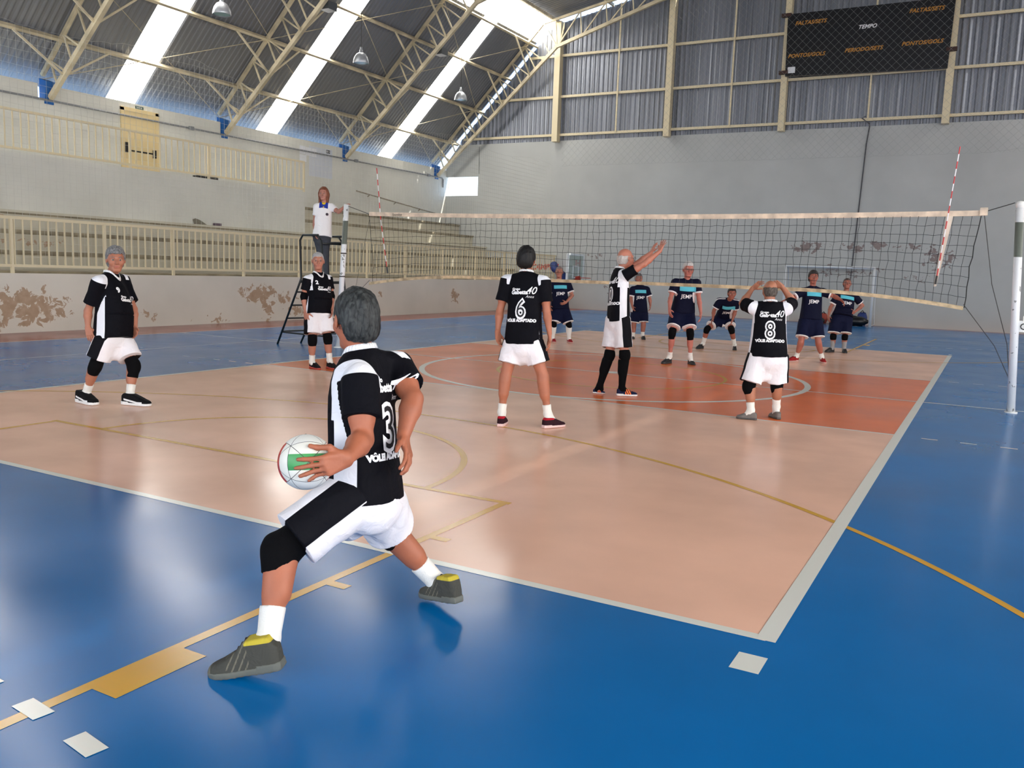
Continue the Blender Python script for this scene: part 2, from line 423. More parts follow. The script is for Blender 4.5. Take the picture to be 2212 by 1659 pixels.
# gable sheeting above the far wall
gm = MB(); k = int(35.4/.03); rows = []
def rz(x):
    ax = -abs(x)
    return zs(ax) if ax < XK2 else 12.2+.19*(ax-XK2)
for i in range(k+1):
    x = -17.0+34.0*i/k; h = profile(x, .21, .04)
    gm.v.append((x, YF+.05+h, 7.12)); gm.v.append((x, YF+.05+h, max(7.13, rz(x)-.12)))
for i in range(k): a = i*2; gm.f.append((a, a+2, a+3, a+1)); gm.m.append(0)
GAB = ROOF.copy(); GAB.name = 'gable_sheet'
for nd in GAB.node_tree.nodes:
    if nd.type == 'MIX': nd.inputs[6].default_value = rgba((108, 112, 120)); nd.inputs[7].default_value = rgba((152, 156, 164))
    if nd.type == 'MAPPING': nd.inputs['Scale'].default_value = (2.2, .2, .1)
struct(gm.build('wall_gable', GAB))

# trusses
def lerp(a, b, t): return tuple(p+(q-p)*t for p, q in zip(a, b))
def make_truss(y, label):
    t = empty('roof_truss', (XB, y, 5.85), label, 'truss', 'roof trusses')
    top = [(-17.95, y, 6.4), (-12.42, y, 11.95), (0, y, 14.3)]
    bot = [(-17.62, y, 5.78), (-11.76, y, 10.95), (-7.3, y, 12.3), (0, y, 13.85)]
    m = MB(); m.bar(top[0], top[1], .1, .09, (0, 1, 0)); m.bar(top[1], top[2], .1, .09, (0, 1, 0)); m.build('top_chord', M_TRUSS, t)
    m = MB()
    for a, b_ in zip(bot[:-1], bot[1:]): m.bar(a, b_, .13, .12, (0, 1, 0))
    m.build('bottom_chord', M_TRUSS, t)
    m = MB(); K = 9
    for i in range(K):
        a = lerp(top[0], top[1], (i+.35)/K); b_ = lerp(bot[0], bot[1], (i+.35)/K); c = lerp(top[0], top[1], (i+.35)/K+.0)
        m.bar((a[0]+.15, y, a[2]+.15), (b_[0]+.1, y, b_[2]+.1), .045, .045, (0, 1, 0))
        b2 = lerp(bot[0], bot[1], (i+1.1)/K)
        if i < K-1: m.bar((a[0]+.15, y, a[2]+.15), (b2[0]-.0, y, b2[2]), .045, .045, (0, 1, 0))
    m.bar(top[1], bot[1], .07, .07, (0, 1, 0))
    for i in range(10):
        a = lerp(top[1], top[2], (i+.5)/11); x = a[0]
        bz = bot[1][2]+(x-bot[1][0])*(bot[2][2]-bot[1][2])/(bot[2][0]-bot[1][0]) if x < bot[2][0] else bot[2][2]+(x-bot[2][0])*(bot[3][2]-bot[2][2])/(bot[3][0]-bot[2][0])
        m.bar(a, (x+.1, y, bz), .045, .045, (0, 1, 0)); m.bar((x+.1, y, bz), lerp(top[1], top[2], (i+1.5)/11), .045, .045, (0, 1, 0))
    m.build('lattice', M_TRUSS, t)
    MB().hexa([(XB-.2, y-.13, 5.62), (XB+.02, y-.13, 5.62), (XB+.02, y+.13, 5.62), (XB-.2, y+.13, 5.62), (XB-.2, y-.13, 6.3), (XB+.12, y-.13, 6.2), (XB+.12, y+.13, 6.2), (XB-.2, y+.13, 6.3)]).build('wall_bracket', mat('blue_bracket', (24, 92, 160), .5), t)  # blue block stands in for sky showing through the hole at the truss foot
    for px in (-17.1, -15.75, -14.4, -13.1):
        f = (px+17.62)/(5.86); f = max(.0, f-.02)
        bpt = lerp(bot[0], bot[1], min(1, f+.04))
        for s in (-1, 1):
            if y+s*1.35 < YF: MB().bar((px+.1, y+s*1.35, zs(px)-.22), (bpt[0], y+s*.05, bpt[2]), .05, .05).build('knee_brace', M_TRUSS, t)
    return t
for y, l in ((2.25, 'cream lattice roof truss nearest the camera at top left'), (8.4, 'cream lattice roof truss over the end of the upper railing'), (14.55, 'cream lattice roof truss landing beside the paper notices'), (21.0, 'cream lattice roof truss against the far gable wall')):
    make_truss(y, l)
for px, l in ((-17.1, 'lowest purlin just above the back wall'), (-15.75, 'second purlin up the steep roof slope'), (-14.4, 'third purlin up the steep roof slope'), (-13.12, 'top purlin below the long bright roof strip')):
    o = MB().bar((px, -21.9, zs(px)-.14), (px, YF, zs(px)-.14), .075, .14, (-.7, 0, .7)).build('roof_purlin', M_TRUSS)
    tag(o, 'cream steel '+l, 'purlin', 'roof purlins')
o = MB().bar((-12.0, -21.9, 12.12), (-12.0, YF, 12.12), .075, .12).build('roof_purlin', M_TRUSS)
tag(o, 'cream steel purlin just above the roof bend', 'purlin', 'roof purlins')
o = MB().bar((-9.6, -21.9, 12.58), (-9.6, YF, 12.58), .075, .12).build('roof_purlin', M_TRUSS)
tag(o, 'cream steel purlin under the shallow upper roof', 'purlin', 'roof purlins')
# wind bracing rods and hung lamp wires
for a, b_ in zip(ys[:-1], ys[1:]):
    for (xa, xb) in ((-17.9, -15.6), (-15.6, -13.1)):
        for e_, (p0, p1) in enumerate(((xa, xb), (xb, xa))):
            lab = 'thin bracing rod %s towards the gable, %s slope, %s bay' % ('rising' if e_ == 0 else 'falling', 'lower' if xa < -16 else 'upper', {2.25: 'nearest', 8.4: 'middle', 14.55: 'farthest'}[a])
            tag(MB().tube([(p0, a, zs(p0)-.3-.03*e_), (p1, b_, zs(p1)-.3-.03*e_)], .011, 4).build('bracing_rod', M_TRUSS), lab, 'bracing rod', 'roof bracing rods')
# gable columns and girts
for x, wd, lab in ((-11.95, .26, 'first cream steel column from the left on the gable'), (-6.93, .24, 'second cream steel column from the left on the gable'), (-2.4, .22, 'cream steel column left of the scoreboard'), (3.2, .24, 'cream steel column right of the scoreboard'), (8.8, .24, 'cream steel column at the right end of the gable')):
    o = MB().box(x-wd/2, YF-.34, 7.15, x+wd/2, YF-.02, rz(x)-.15).build('steel_column', M_CREAM)
    tag(o, lab, 'column', 'gable columns')
xs = [-16.4, -11.95, -6.93, -2.4, 3.2, 8.8]
for z, nm in ((7.45, 'bottom'), (9.05, 'middle'), (10.75, 'upper')):
    m = MB(); xg = min(17, abs(z-24.15)); m.box(-xg, YF-.12, z-.05, xg, YF-.03, z+.05)
    tag(m.build('gable_girt', M_CREAM), 'horizontal cream steel girt along the gable, %s one' % nm, 'girt', 'gable girts')
for a, b_ in zip(xs[1:-1], xs[2:]):
    c = (a+b_)/2+.25
    tag(MB().box(c-.03, YF-.17, 7.45, c+.03, YF-.125, rz(c)-.2).build('gable_strut', M_CREAM), 'slim vertical steel strut on the gable, %s' % {-11.95: 'left bay beside the roof bend', -6.93: 'between the second column and the scoreboard bay', -2.4: 'behind the scoreboard', 3.2: 'right of the scoreboard'}[a], 'strut', 'gable struts')

# scoreboard
sb = empty('scoreboard', (.4, YF-.5, 8.9), 'black electronic scoreboard with yellow captions on the gable', 'scoreboard')
MB().hexa([(-2.33, YF-.5, 9.1), (3.12, YF-.5, 8.98), (3.12, YF-.36, 8.98), (-2.33, YF-.36, 9.1), (-2.38, YF-.5, 11.32), (3.18, YF-.5, 11.3), (3.18, YF-.36, 11.3), (-2.38, YF-.36, 11.32)]).build('panel', mat('board_black', (14, 15, 17), .35), sb)
for x, z in ((-2.44, 11.3), (-2.4, 9.25), (3.22, 11.3), (3.2, 9.6)):
    MB().box(x-.17, YF-.52, z-.06, x+.17, YF-.35, z+.06).build('clamp', mat('clamp', (60, 34, 26), .6), sb)
MB().box(-2.25, YF-.51, 9.2, -1.98, YF-.503, 9.42).build('paper_note', mat('paper', (225, 226, 228), .7), sb)

def text_mesh(s, size, bold=0, shear=0, sx=1.0, spacing=1.0):
    c = bpy.data.curves.new('t', 'FONT'); c.body = s; c.size = size; c.offset = bold; c.shear = shear; c.space_character = spacing
    c.align_x = 'CENTER'; c.resolution_u = 3
    o = bpy.data.objects.new('t', c); COL.objects.link(o)
    dg = bpy.context.evaluated_depsgraph_get()
    me = bpy.data.meshes.new_from_object(o.evaluated_get(dg))
    bpy.data.objects.remove(o); bpy.data.curves.remove(c)
    bm = bmesh.new(); bm.from_mesh(me); bpy.data.meshes.remove(me)
    bmesh.ops.triangulate(bm, faces=bm.faces)
    for v in bm.verts: v.co.x *= sx
    return bm
def text_flat(name, s, size, origin, X, Y, material, parent=None, **k):
    bm = text_mesh(s, size, **k); X = Vector(X).normalized(); Y = Vector(Y).normalized(); O = Vector(origin)
    for v in bm.verts: v.co = O+X*v.co.x+Y*v.co.y
    me = bpy.data.meshes.new(name); bm.to_mesh(me); bm.free(); me.materials.append(material)
    o = bpy.data.objects.new(name, me); COL.objects.link(o)
    if parent is not None: o.parent = parent; o.matrix_parent_inverse = Matrix.Translation(-wloc(parent))
    return o
M_AMB = mat('amber_print', (190, 132, 48), .6); M_WPRINT = mat('white_print', (240, 240, 240), .6)
for s, x, z, mm in (('FALTAS/SETS', -1.55, 10.9, M_AMB), ('FALTAS/SETS', 2.3, 10.92, M_AMB), ('TEMPO', .42, 10.55, M_WPRINT), ('PONTOS/GOLS', -1.62, 9.75, M_AMB), ('PERIODO/SETS', .35, 9.78, M_AMB), ('PONTOS/GOLS', 2.25, 9.83, M_AMB)):
    text_flat('caption', s, .185, (x, YF-.506, z), (1, 0, 0), (0, 0, 1), mm, sb, bold=.006, shear=.3, spacing=1.05)

# hanging lamps and truss boxes
M_ALU = mat('spun_aluminium', (190, 194, 198), .38, metal=.6)
for (x, y, z), l in (((-14.29, 5.21, 8.57), 'silver bell lamp hanging nearest the camera at the top edge'), ((-13.2, 9.95, 8.2), 'silver bell lamp hanging between the second and third skylight'), ((-14.1, 17.3, 8.45), 'silver bell lamp hanging nearest the gable')):
    t = empty('pendant_lamp', (x, y, z-.2), l, 'lamp', 'hanging bell lamps')
    MB().lathe((x, y, z), [(.25, -.21), (.255, -.2), (.245, -.12), (.215, -.02), (.15, .08), (.07, .13), (.055, .13)], 24).build('lamp_shade', M_ALU, t, True)
    MB().lathe((x, y, z), [(.055, .08), (.055, .2), (.035, .22), (.03, .3), (.001, .3)], 14).build('socket', M_ALU, t, True)
    MB().lathe((x, y, z), [(.001, -.19), (.228, -.19)], 24).build('glass', mat('lamp_glass', (120, 150, 150), .15), t)
    MB().tube([(x, y, z+.3), (x, y, rz(x)-.05)], .008, 5).build('wire', M_ROPE, t)
for (x, y, z), l in (((-13.55, 8.75, 9.45), 'grey floodlight box on the second truss'), ((-13.5, 14.9, 9.5), 'grey floodlight box on the third truss')):
    t = empty('floodlight', (x, y, z), l, 'floodlight', 'floodlight boxes on the trusses')
    MB().box(x-.16, y-.2, z-.12, x+.2, y+.2, z+.12).build('housing', mat('dark_housing', (74, 78, 80), .5), t)
    MB().bar((x, y, z+.1), (x-.2, y-.35, z+.35), .05).build('bracket', M_TRUSS, t)

# ------------------------------------------------------------------ fittings on the back wall
M_DOOR = mat('cream_door', (222, 200, 150), .5)
d = MB().box(XB, 4.45, 3.75, XB+.05, 4.55, 5.95).box(XB, 5.65, 3.75, XB+.05, 5.78, 5.95).box(XB, 4.45, 5.87, XB+.05, 5.78, 5.97).build('door_1', M_DOOR); struct(d)
MB().box(XB+.005, 4.55, 3.75, XB+.035, 5.65, 5.87).build('door_leaf', M_DOOR, d)
MB().bar((XB+.1, 4.6, 4.72), (XB+.1, 5.6, 4.72), .04).box(XB+.03, 4.56, 4.66, XB+.1, 4.64, 4.95).box(XB+.03, 5.53, 4.6, XB+.1, 5.62, 4.84).build('panic_bar', M_BLACK, d)
s_ = empty('exit_sign', (XB, 5.1, 6.02), 'small green exit sign above the cream door', 'sign', None)
MB().box(XB+.002, 4.97, 5.985, XB+.012, 5.25, 6.065).build('plate', mat('sign_green', (40, 74, 62), .5), s_)
text_flat('lettering', 'SAÍDA', .075, (XB+.014, 5.11, 6.0), (0, 1, 0), (0, 0, 1), M_WPRINT, s_)
s_ = empty('arrow_sign', (XB, 13.55, 5.86), 'small dark arrow sign beside the third truss foot', 'sign', None)
MB().box(XB+.002, 13.46, 5.8, XB+.01, 13.66, 5.92).build('plate', M_BLACK, s_)
MB().box(XB+.011, 13.48, 5.82, XB+.013, 13.52, 5.9).box(XB+.011, 13.55, 5.85, XB+.013, 13.64, 5.87).build('arrow', M_WPRINT, s_)
for i, (y0, y1, z0, z1) in enumerate(((11.98, 12.3, 5.6, 5.9), (12.32, 12.62, 5.58, 5.88), (12.64, 12.9, 5.57, 5.87), (11.98, 12.35, 5.33, 5.58))):
    o = MB().box(XB+.006, y0, z0, XB+.009, y1, z1).build('paper_notice', mat('paper', (225, 226, 228), .7))
    tag(o, 'white paper notice on the back wall, %s' % ('first of the top row', 'middle of the top row', 'last of the top row', 'lower sheet under the row')[i], 'notice', 'paper notices on the back wall')
o = MB().box(XB+.001, 12.5, 4.85, XB+.003, 13.8, 5.95).build('painted_patch', mat('patch_paint', (204, 208, 214), .7)); tag(o, 'pale bluish repaint patch around the notices', 'patch')
m = MB(); m.tube([(XB+.04, -22, 5.72), (XB+.04, 21.4, 5.72), (XB+.04, 21.5, 5.66), (XB+.04, 21.5, 5.3)], .03, 6)
for y in (7.0, 15.2, 20.3): m.box(XB+.01, y-.08, 5.67, XB+.09, y+.08, 5.78)
tag(m.build('conduit_pipe', mat('grey_conduit', (128, 130, 132), .5)), 'grey conduit pipe running along the top of the back wall', 'pipe')
# handrail going down beside the stair
t = empty('handrail', (XB+.1, 18, 4.1), 'thin steel handrail sloping down the back wall', 'handrail')
MB().tube([(XB+.1, 15.16, 4.54), (XB+.1, 20.81, 4.06)], .025, 6).build('rail', mat('rail_steel', (150, 140, 122), .5), t)
for y in (16, 17.8, 19.6): MB().bar((XB, y, 4.38-(y-16)*.085), (XB+.1, y, 4.45-(y-16)*.085), .03).build('bracket', mat('rail_steel', (150, 140, 122), .5), t)
# litter on the ledge and by the door
o = MB().hexa([(-15.56, 5.25, 2.6), (-15.4, 5.35, 2.6), (-15.42, 5.62, 2.6), (-15.58, 5.55, 2.6), (-15.56, 5.2, 2.74), (-15.5, 5.25, 2.78), (-15.5, 5.45, 2.72), (-15.58, 5.42, 2.7)]).build('crumpled_bag', mat('bag_grey', (112, 106, 92), .8)); tag(o, 'crumpled grey bag lying on the stands ledge', 'litter')
o = MB().box(-15.55, 5.95, 2.6, -15.43, 6.17, 2.68).build('sandal', mat('dull_purple', (98, 82, 92), .8)); tag(o, 'small purplish object beside the crumpled bag', 'litter')
o = MB(); o.box(-16.0, 5.6, 3.98, -15.75, 6.35, 4.06); o.box(-16.0, 5.75, 4.06, -15.75, 6.2, 4.1)
tag(o.build('backpack', M_BLACK), 'black bag lying on the landing by the cream door', 'bag')

# railings
def railing(label, x, y0, y1, zb, zt, zfoot, pitch, posts, endpost=True):
    t = empty('metal_railing', (x, (y0+y1)/2, zfoot), label, 'railing', 'cream railings of the stands')
    MB().bar((x, y0, zt), (x, y1, zt), .05, .06).build('top_rail', M_CREAM, t)
    MB().bar((x, y0, zb), (x, y1, zb), .05, .055).build('bottom_rail', M_CREAM, t)
    for p in posts: MB().bar((x, p, zfoot), (x, p, zt), .055).build('post', M_CREAM, t)
    k = int((y1-y0)/pitch); first = None
    for i in range(1, k+1):
        y = y0+i*pitch
        if y > y1-.03 or min([9]+[abs(y-p) for p in posts]) < .05: continue
        if first is None:
            first = MB().bar((0, 0, zb), (0, 0, zt), .026).build('baluster', M_CREAM); first.parent = t; first.location = Vector((x, y, 0))-t.location
        else:
            c = first.copy(); COL.objects.link(c); c.parent = t; c.location = Vector((x, y, 0))-t.location
    return t
railing('near stretch of the long cream railing on the parapet, behind the ladder', -11.78, -6.0, 8.5, 1.33, 2.27, 1.12, .178, [-6, -4.3, -2.5, -.45, 1.35, 3.55, 5.6, 7.4])
railing('far stretch of the long cream railing on the parapet, behind the volleyball net', -11.78, 8.55, 21.75, 1.33, 2.27, 1.12, .178, [8.6, 10.6, 12.8, 15.0, 17.2, 19.4, 21.6])
railing('cream railing of the upper landing in front of the door', -15.66, -.42, 10.02, 4.08, 4.98, 3.98, .2, [-.4, 3.2, 5.9, 8.4, 10.0])
o = MB().box(-16.5, -1.3, 2.6, -15.55, -.5, 4.0).build('wall_pier', mat('dark_pier', (110, 96, 96), .8)); struct(o)

# ------------------------------------------------------------------ safety nets
def strand_net(name, lines, r, material, label, cat):
    m = MB()
    for pts in lines: m.tube(pts, r, 3, cap=False)
    o = m.build(name, material); tag(o, label, cat); o['kind'] = 'stuff' if False else 'thing'
    return o
NETC = mat('net_cord_pale', (208, 207, 198), .8)
def ztop(y): return 6.1+.1*math.sin(y*1.02)+.12*math.exp(-((y-1.6)/1.5)**2)-.22*math.exp(-((y-7.6)/2)**2)
L_ = []
yy = np.arange(-5.0, 21.3, .15)
for y in yy:
    j = random.uniform(-.01, .01); L_.append([(-11.95, y+j, 1.35), (-11.95, y-j, 3.8), (-11.95, y, ztop(y))])
for z in np.arange(1.5, 6.3, .15):
    seg = []
    for y in np.arange(-5, 21.4, .6):
        if z < ztop(y)-.02: seg.append((-11.95, y, z+.012*math.sin(y*4+z*7)))
        elif len(seg) > 1: L_.append(seg); seg = []
        else: seg = []
    if len(seg) > 1: L_.append(seg)
L_.append([(-11.95, y, ztop(y)+.03*abs(math.sin(y*6.0))) for y in np.arange(-5, 21.4, .1)])
strand_net('safety_net', L_, .0024, NETC, 'tall pale square-mesh safety net in front of the stands', 'net')
L_ = []; yn = 21.15; x0, x1, z0, z1 = -11.4, 11.0, 6.06, 12.4; p = .2
def znet(x): return 6.06+.12*max(0, (x-4.6)) * (x < 6.2) + (.19 if x >= 6.2 else 0)
def clip_diag(c, sgn):
    # points on z = sgn*x + c inside the box
    pts = []
    xa, xb = x0, x1
    za, zb = sgn*xa+c, sgn*xb+c
    if sgn > 0:
        if za < z0: xa = z0-c
        if zb > z1: xb = z1-c
    else:
        if za > z1: xa = c-z1
        if zb < z0: xb = c-z0
    f_ = lambda x: rz(x)-.35-(sgn*x+c)
    while xa < xb and f_(xa) < 0: xa += .1
    while xb > xa and f_(xb) < 0: xb -= .1
    if xb <= xa+.1: return None
    n_ = max(2, int((xb-xa)/1.2)); return [(xa+(xb-xa)*i/n_, yn, sgn*(xa+(xb-xa)*i/n_)+c) for i in range(n_+1)]
for c in np.arange(z0-x1, z1-x0, p*1.414):
    q = clip_diag(c, 1)
    if q: L_.append(q)
for c in np.arange(z0+x0, z1+x1, p*1.414):
    q = clip_diag(c, -1)
    if q: L_.append(q)
L_.append([(x, yn, znet(x)+.015*math.sin(x*13)) for x in np.arange(x0, x1, .12)])
strand_net('safety_net', L_, .0028, mat('net_cord_grey', (158, 159, 156), .8), 'pale diamond-mesh safety net hung in front of the scoreboard wall', 'net')
m = MB(); m.tube([(.58, YF-.16, 7.56), (.45, YF-.16, 7.5), (.7, YF-.05, 7.3), (.72, YF-.04, 7.2), (.66, YF-.03, 6.6), (.5, YF-.03, 1.5)], .022, 5)
tag(m.build('downpipe_cable', mat('dark_cable', (66, 66, 70), .6)), 'thin dark cable running down the far wall from the scoreboard', 'cable')
m = MB(); m.tube([(-15.9, YF-.03, 7.1), (-15.88, YF-.03, 5.9)], .008, 4)
tag(m.build('hanging_cord', M_ROPE), 'thin dark cord above the bright wall opening', 'cord')
m = MB(); m.box(-17.35, YF+.6, 5.33, -17.3, YF+.61, 5.45)
o = MB().box(XB+.001, 22.0, 5.3, XB+.006, 22.9, 5.55).build('wall_poster', mat('poster_orange', (232, 190, 160), .7)); tag(o, 'small pale orange poster seen through the wall opening', 'poster')

# ------------------------------------------------------------------ volleyball net, posts, antennas
vn = empty('volleyball_net', (0, 0, 1.3), 'black volleyball net with beige tapes across the court', 'volleyball net')
NX0, NX1 = -4.88, 5.0
def ztp(x): return 2.49+.008*(x+4.9)**2*.0+ .05*((x-.2)/5)**2
def zbt(x):
    e = max(0, abs(x-.1)-2.6)/2.2
    return 1.44-.012*(x < 0)-.16*e**2
def xb_(x, t):   # side edges pull in below the tape
    return x - .09*(x/5)**5*math.sin(t*math.pi/2)
m = MB(); K = 95; R = 9
grid = {}
for i in range(K+1):
    for j in range(R+1):
        x = NX0+(NX1-NX0)*i/K; t = j/R; za, zb = ztp(x)-.06, zbt(x)+.02
        jx = random.uniform(-.012, .012) if 0 < j < R else 0; jz = random.uniform(-.008, .008) if 0 < j < R else 0
        grid[i, j] = (xb_(x, t)+jx, .02*math.sin(x*1.3+t*2), za+(zb-za)*t+jz)
for i in range(K+1): m.tube([grid[i, j] for j in range(R+1)], .0026 if 0 < i < K else .006, 4, cap=False)
for j in range(1, R): m.tube([grid[i, j] for i in range(K+1)], .0026, 4, cap=False)
m.build('mesh_cords', mat('net_black', (34, 36, 34), .8), vn)
M_TAPE = mat('tape_beige', (224, 204, 178), .7, vary=.12, vscale=6)
m = MB()
for i in range(60):
    a = NX0+(NX1-NX0)*i/60; b_ = NX0+(NX1-NX0)*(i+1)/60
    m.hexa([(a, -.012, ztp(a)-.07), (b_, -.012, ztp(b_)-.07), (b_, .012, ztp(b_)-.07), (a, .012, ztp(a)-.07), (a, -.012, ztp(a)), (b_, -.012, ztp(b_)), (b_, .012, ztp(b_)), (a, .012, ztp(a))])
m.box(NX1-.02, -.03, 2.47, NX1+.07, .03, 2.57); m.build('top_tape', M_TAPE, vn)
m = MB()
for i in range(60):
    a = NX0+(NX1-.1-NX0)*i/60; b_ = NX0+(NX1-.1-NX0)*(i+1)/60
    y_ = lambda q: .02*math.sin(q*1.3+2)
    m.hexa([(a, y_(a)-.01, zbt(a)-.025), (b_, y_(b_)-.01, zbt(b_)-.025), (b_, y_(b_)+.01, zbt(b_)-.025), (a, y_(a)+.01, zbt(a)-.025), (a, y_(a)-.01, zbt(a)+.025), (b_, y_(b_)-.01, zbt(b_)+.025), (b_, y_(b_)+.01, zbt(b_)+.025), (a, y_(a)+.01, zbt(a)+.025)])
m.build('bottom_tape', mat('tape_dirty', (196, 176, 140), .8, vary=.2, vscale=8), vn)
MB().hexa([(4.53, -.03, 1.55), (4.56, -.03, 1.55), (4.56, -.02, 1.55), (4.53, -.02, 1.55), (4.6, -.03, 2.46), (4.68, -.03, 2.46), (4.68, -.02, 2.46), (4.6, -.02, 2.46)]).build('side_tape', mat('tape_white', (226, 210, 190), .8, vary=.1), vn)
MB().tube([(4.98, 0, 2.5), (5.36, -.1, 2.62)], .006, 5).tube([(-4.88, 0, 2.5), (-5.42, 0, 2.66)], .006, 5).build('head_cable', M_ROPE, vn)
MB().tube([(5.03, 0, 2.5), (5.2, -.03, 1.6), (5.44, -.05, .85), (5.5, -.1, .45)], .005, 5).tube([(4.9, 0, 1.33), (5.3, -.05, .82), (5.5, -.1, .42)], .005, 5).tube([(-4.88, 0, 2.4), (-5.25, 0, .9)], .004, 4).tube([(-4.86, 0, 1.3), (-5.45, 0, .8)], .005, 4).build('tie_cord', M_ROPE, vn)
text_flat('tape_lettering', 'Sportline', .06, (-4.25, -.016, ztp(-4.2)-.055), (1, 0, 0), (0, 0, 1), M_BLACK, vn, shear=.3)
M_POST = bpy.data.materials.new('post_paint'); M_POST.use_nodes = True
nt = M_POST.node_tree; b = nt.nodes['Principled BSDF']; b.inputs['Roughness'].default_value = .35
g = nt.nodes.new('ShaderNodeNewGeometry'); sp = nt.nodes.new('ShaderNodeSeparateXYZ'); nt.links.new(g.outputs['Position'], sp.inputs[0])
a1 = math_node(nt, 'GREATER_THAN', sp.outputs[2], 1.95); a2 = math_node(nt, 'LESS_THAN', sp.outputs[2], 2.38)
nn = nt.nodes.new('ShaderNodeTexNoise'); nn.inputs['Scale'].default_value = 14; nt.links.new(g.outputs['Position'], nn.inputs['Vector'])
fl2 = math_node(nt, 'GREATER_THAN', nn.outputs['Fac'], .66)
c1 = mix_node(nt, math_node(nt, 'MULTIPLY', fl2, .8), rgba((226, 228, 228)), rgba((96, 96, 88)))
nt.links.new(mix_node(nt, math_node(nt, 'MULTIPLY', a1, a2), c1, rgba((104, 110, 100))), b.inputs['Base Color'])
t = empty('net_post', (5.56, -.2, 0), 'white round net post right of the court', 'net post', None)
MB().tube([(5.56, -.22, 0), (5.42, -.1, 2.56)], .048, 20).build('pole', M_POST, t, True)
MB().lathe((5.42, -.1, 2.6), [(.001, -.05), (.045, -.04), (.055, 0), (.04, .035), (.001, .045)], 14).build('pulley', M_WHITE, t, True)
MB().lathe((5.56, -.22, 0), [(.075, 0), (.075, .012), (.05, .014)], 20).build('base_collar', M_WHITE, t)
w_ = MB().box(5.53, -.18, 1.02, 5.66, -.02, 1.16).bar((5.6, -.1, 1.16), (5.6, -.1, 1.22), .03).build('winch', M_WHITE, t)
MB().tube([(5.6+.035*math.cos(a), -.185, 1.09+.035*math.sin(a)) for a in np.linspace(0, 6.28, 13)], .006, 4).build('winch_emblem', M_BLACK, w_)
t = empty('net_post', (-5.6, 0, 0), 'scuffed white net post beside the referee', 'net post', None)
MB().tube([(-5.6, 0, 0), (-5.42, 0, 2.68)], .05, 18).build('pole', M_POST, t, True)
MB().lathe((-5.6, 0, 0), [(.08, 0), (.08, .012), (.05, .014)], 20).build('base_collar', M_WHITE, t)
for tt in (1.35, 1.78): MB().lathe((-5.6+.18*tt/2.68, 0, tt), [(.05, -.012), (.056, -.008), (.056, .008), (.05, .012)], 14).build('clamp_ring', M_ROPE, t)
M_RED = mat('signal_red', (196, 34, 40), .5)
for pts, l in (((( -4.47, .03, 1.44), (-4.62, 0, 2.4), (-4.72, -.01, 3.32)), 'red and white antenna at the left end of the net'), (((4.55, -.035, 1.58), (4.62, -.035, 2.5), (4.68, -.035, 3.34)), 'red and white antenna at the right end of the net')):
    t = empty('net_antenna', pts[0], l, 'antenna', 'net antennas')
    m = MB(); P_ = [Vector(q) for q in pts]
    def at_(s):
        s *= 2; return P_[0].lerp(P_[1], s) if s < 1 else P_[1].lerp(P_[2], s-1)
    for k in range(18): m.tube([at_(k/18), at_((k+1)/18)], .0075, 6, mi=k % 2)
    m.build('rod', [M_WPRINT, M_RED], t)
    MB().tube([at_(0), at_(.06)], .014, 6).build('grip', M_BLACK, t)

# ------------------------------------------------------------------ referee ladder
t = empty('referee_ladder', (-6.2, .1, 0), 'black tubular referee ladder under the standing woman', 'ladder')
M_LAD = mat('ladder_black', (18, 26, 26), .35)
# front frame legs rise from the floor on the left to the handrail loop on top
A = [(-6.82, -.34, 0), (-6.72, .2, 0)]; Bt = [(-6.27, -.28, 1.28), (-6.1, .3, 1.28)]
C_ = [(-5.62, -.3, 0), (-5.62, .38, 0)]
for k, l in enumerate(('leg', 'leg')):
    MB().tube([A[k], Bt[k], (Bt[k][0]-.03, Bt[k][1], 2.0), (Bt[k][0]+.04, Bt[k][1], 2.1), (Bt[k][0]+.42, Bt[k][1], 2.1)], .02, 8).build('leg', M_LAD, t, True)
    MB().tube([C_[k], (-5.72, Bt[k][1], 1.28), (-5.78, Bt[k][1], 2.0), (-5.85, Bt[k][1], 2.08)], .02, 8).build('leg', M_LAD, t, True)
for k in range(4):
    f = (k+1)/5; a = lerp(A[0], Bt[0], f); b_ = lerp(A[1], Bt[1], f)
    MB().bar(a, b_, .07, .03).build('step', M_LAD, t)
MB().bar((-6.72, -.32, .24), (-5.65, -.28, .22), .03).build('brace', M_LAD, t); MB().bar((-6.65, .24, .24), (-5.65, .36, .22), .03).build('brace', M_LAD, t)
MB().box(-6.3, -.28, 1.2, -5.72, .31, 1.25).build('platform', M_LAD, t)
MB().tube([(-6.15, .3, 1.98), (-5.8, .3, 1.98)], .018, 6).tube([(-5.8, -.25, 1.95), (-5.8, .3, 1.95)], .018, 6).build('guard_rail', M_LAD, t, True)

# ------------------------------------------------------------------ goal, hoop stand, bags, banner at the far end
t = empty('football_goal', (0, 20.4, 0), 'white indoor football goal with net at the far wall', 'goal')
M_GP = mat('goal_paint', (206, 210, 212), .5)
for x in (-1.54, 1.5):
    MB().tube([(x, 20.15, 0), (x, 20.15, 2.08)], .045, 12).build('goal_post', M_GP, t, True)
    MB().tube([(x, 20.15, 2.05), (x, 20.6, 2.0), (x, 21.3, .05), (x, 20.15, .03)], .02, 6).build('side_frame', M_GP, t, True)
MB().tube([(-1.56, 20.15, 2.08), (1.52, 20.15, 2.08)], .045, 12).build('crossbar', M_GP, t, True)
m = MB()
prof = [(20.18, 2.05), (20.6, 1.98), (20.9, 1.2), (21.25, .1)]
def pp(s):
    s *= 3; i = min(2, int(s)); f = s-i; return (prof[i][0]+(prof[i+1][0]-prof[i][0])*f, prof[i][1]+(prof[i+1][1]-prof[i][1])*f)
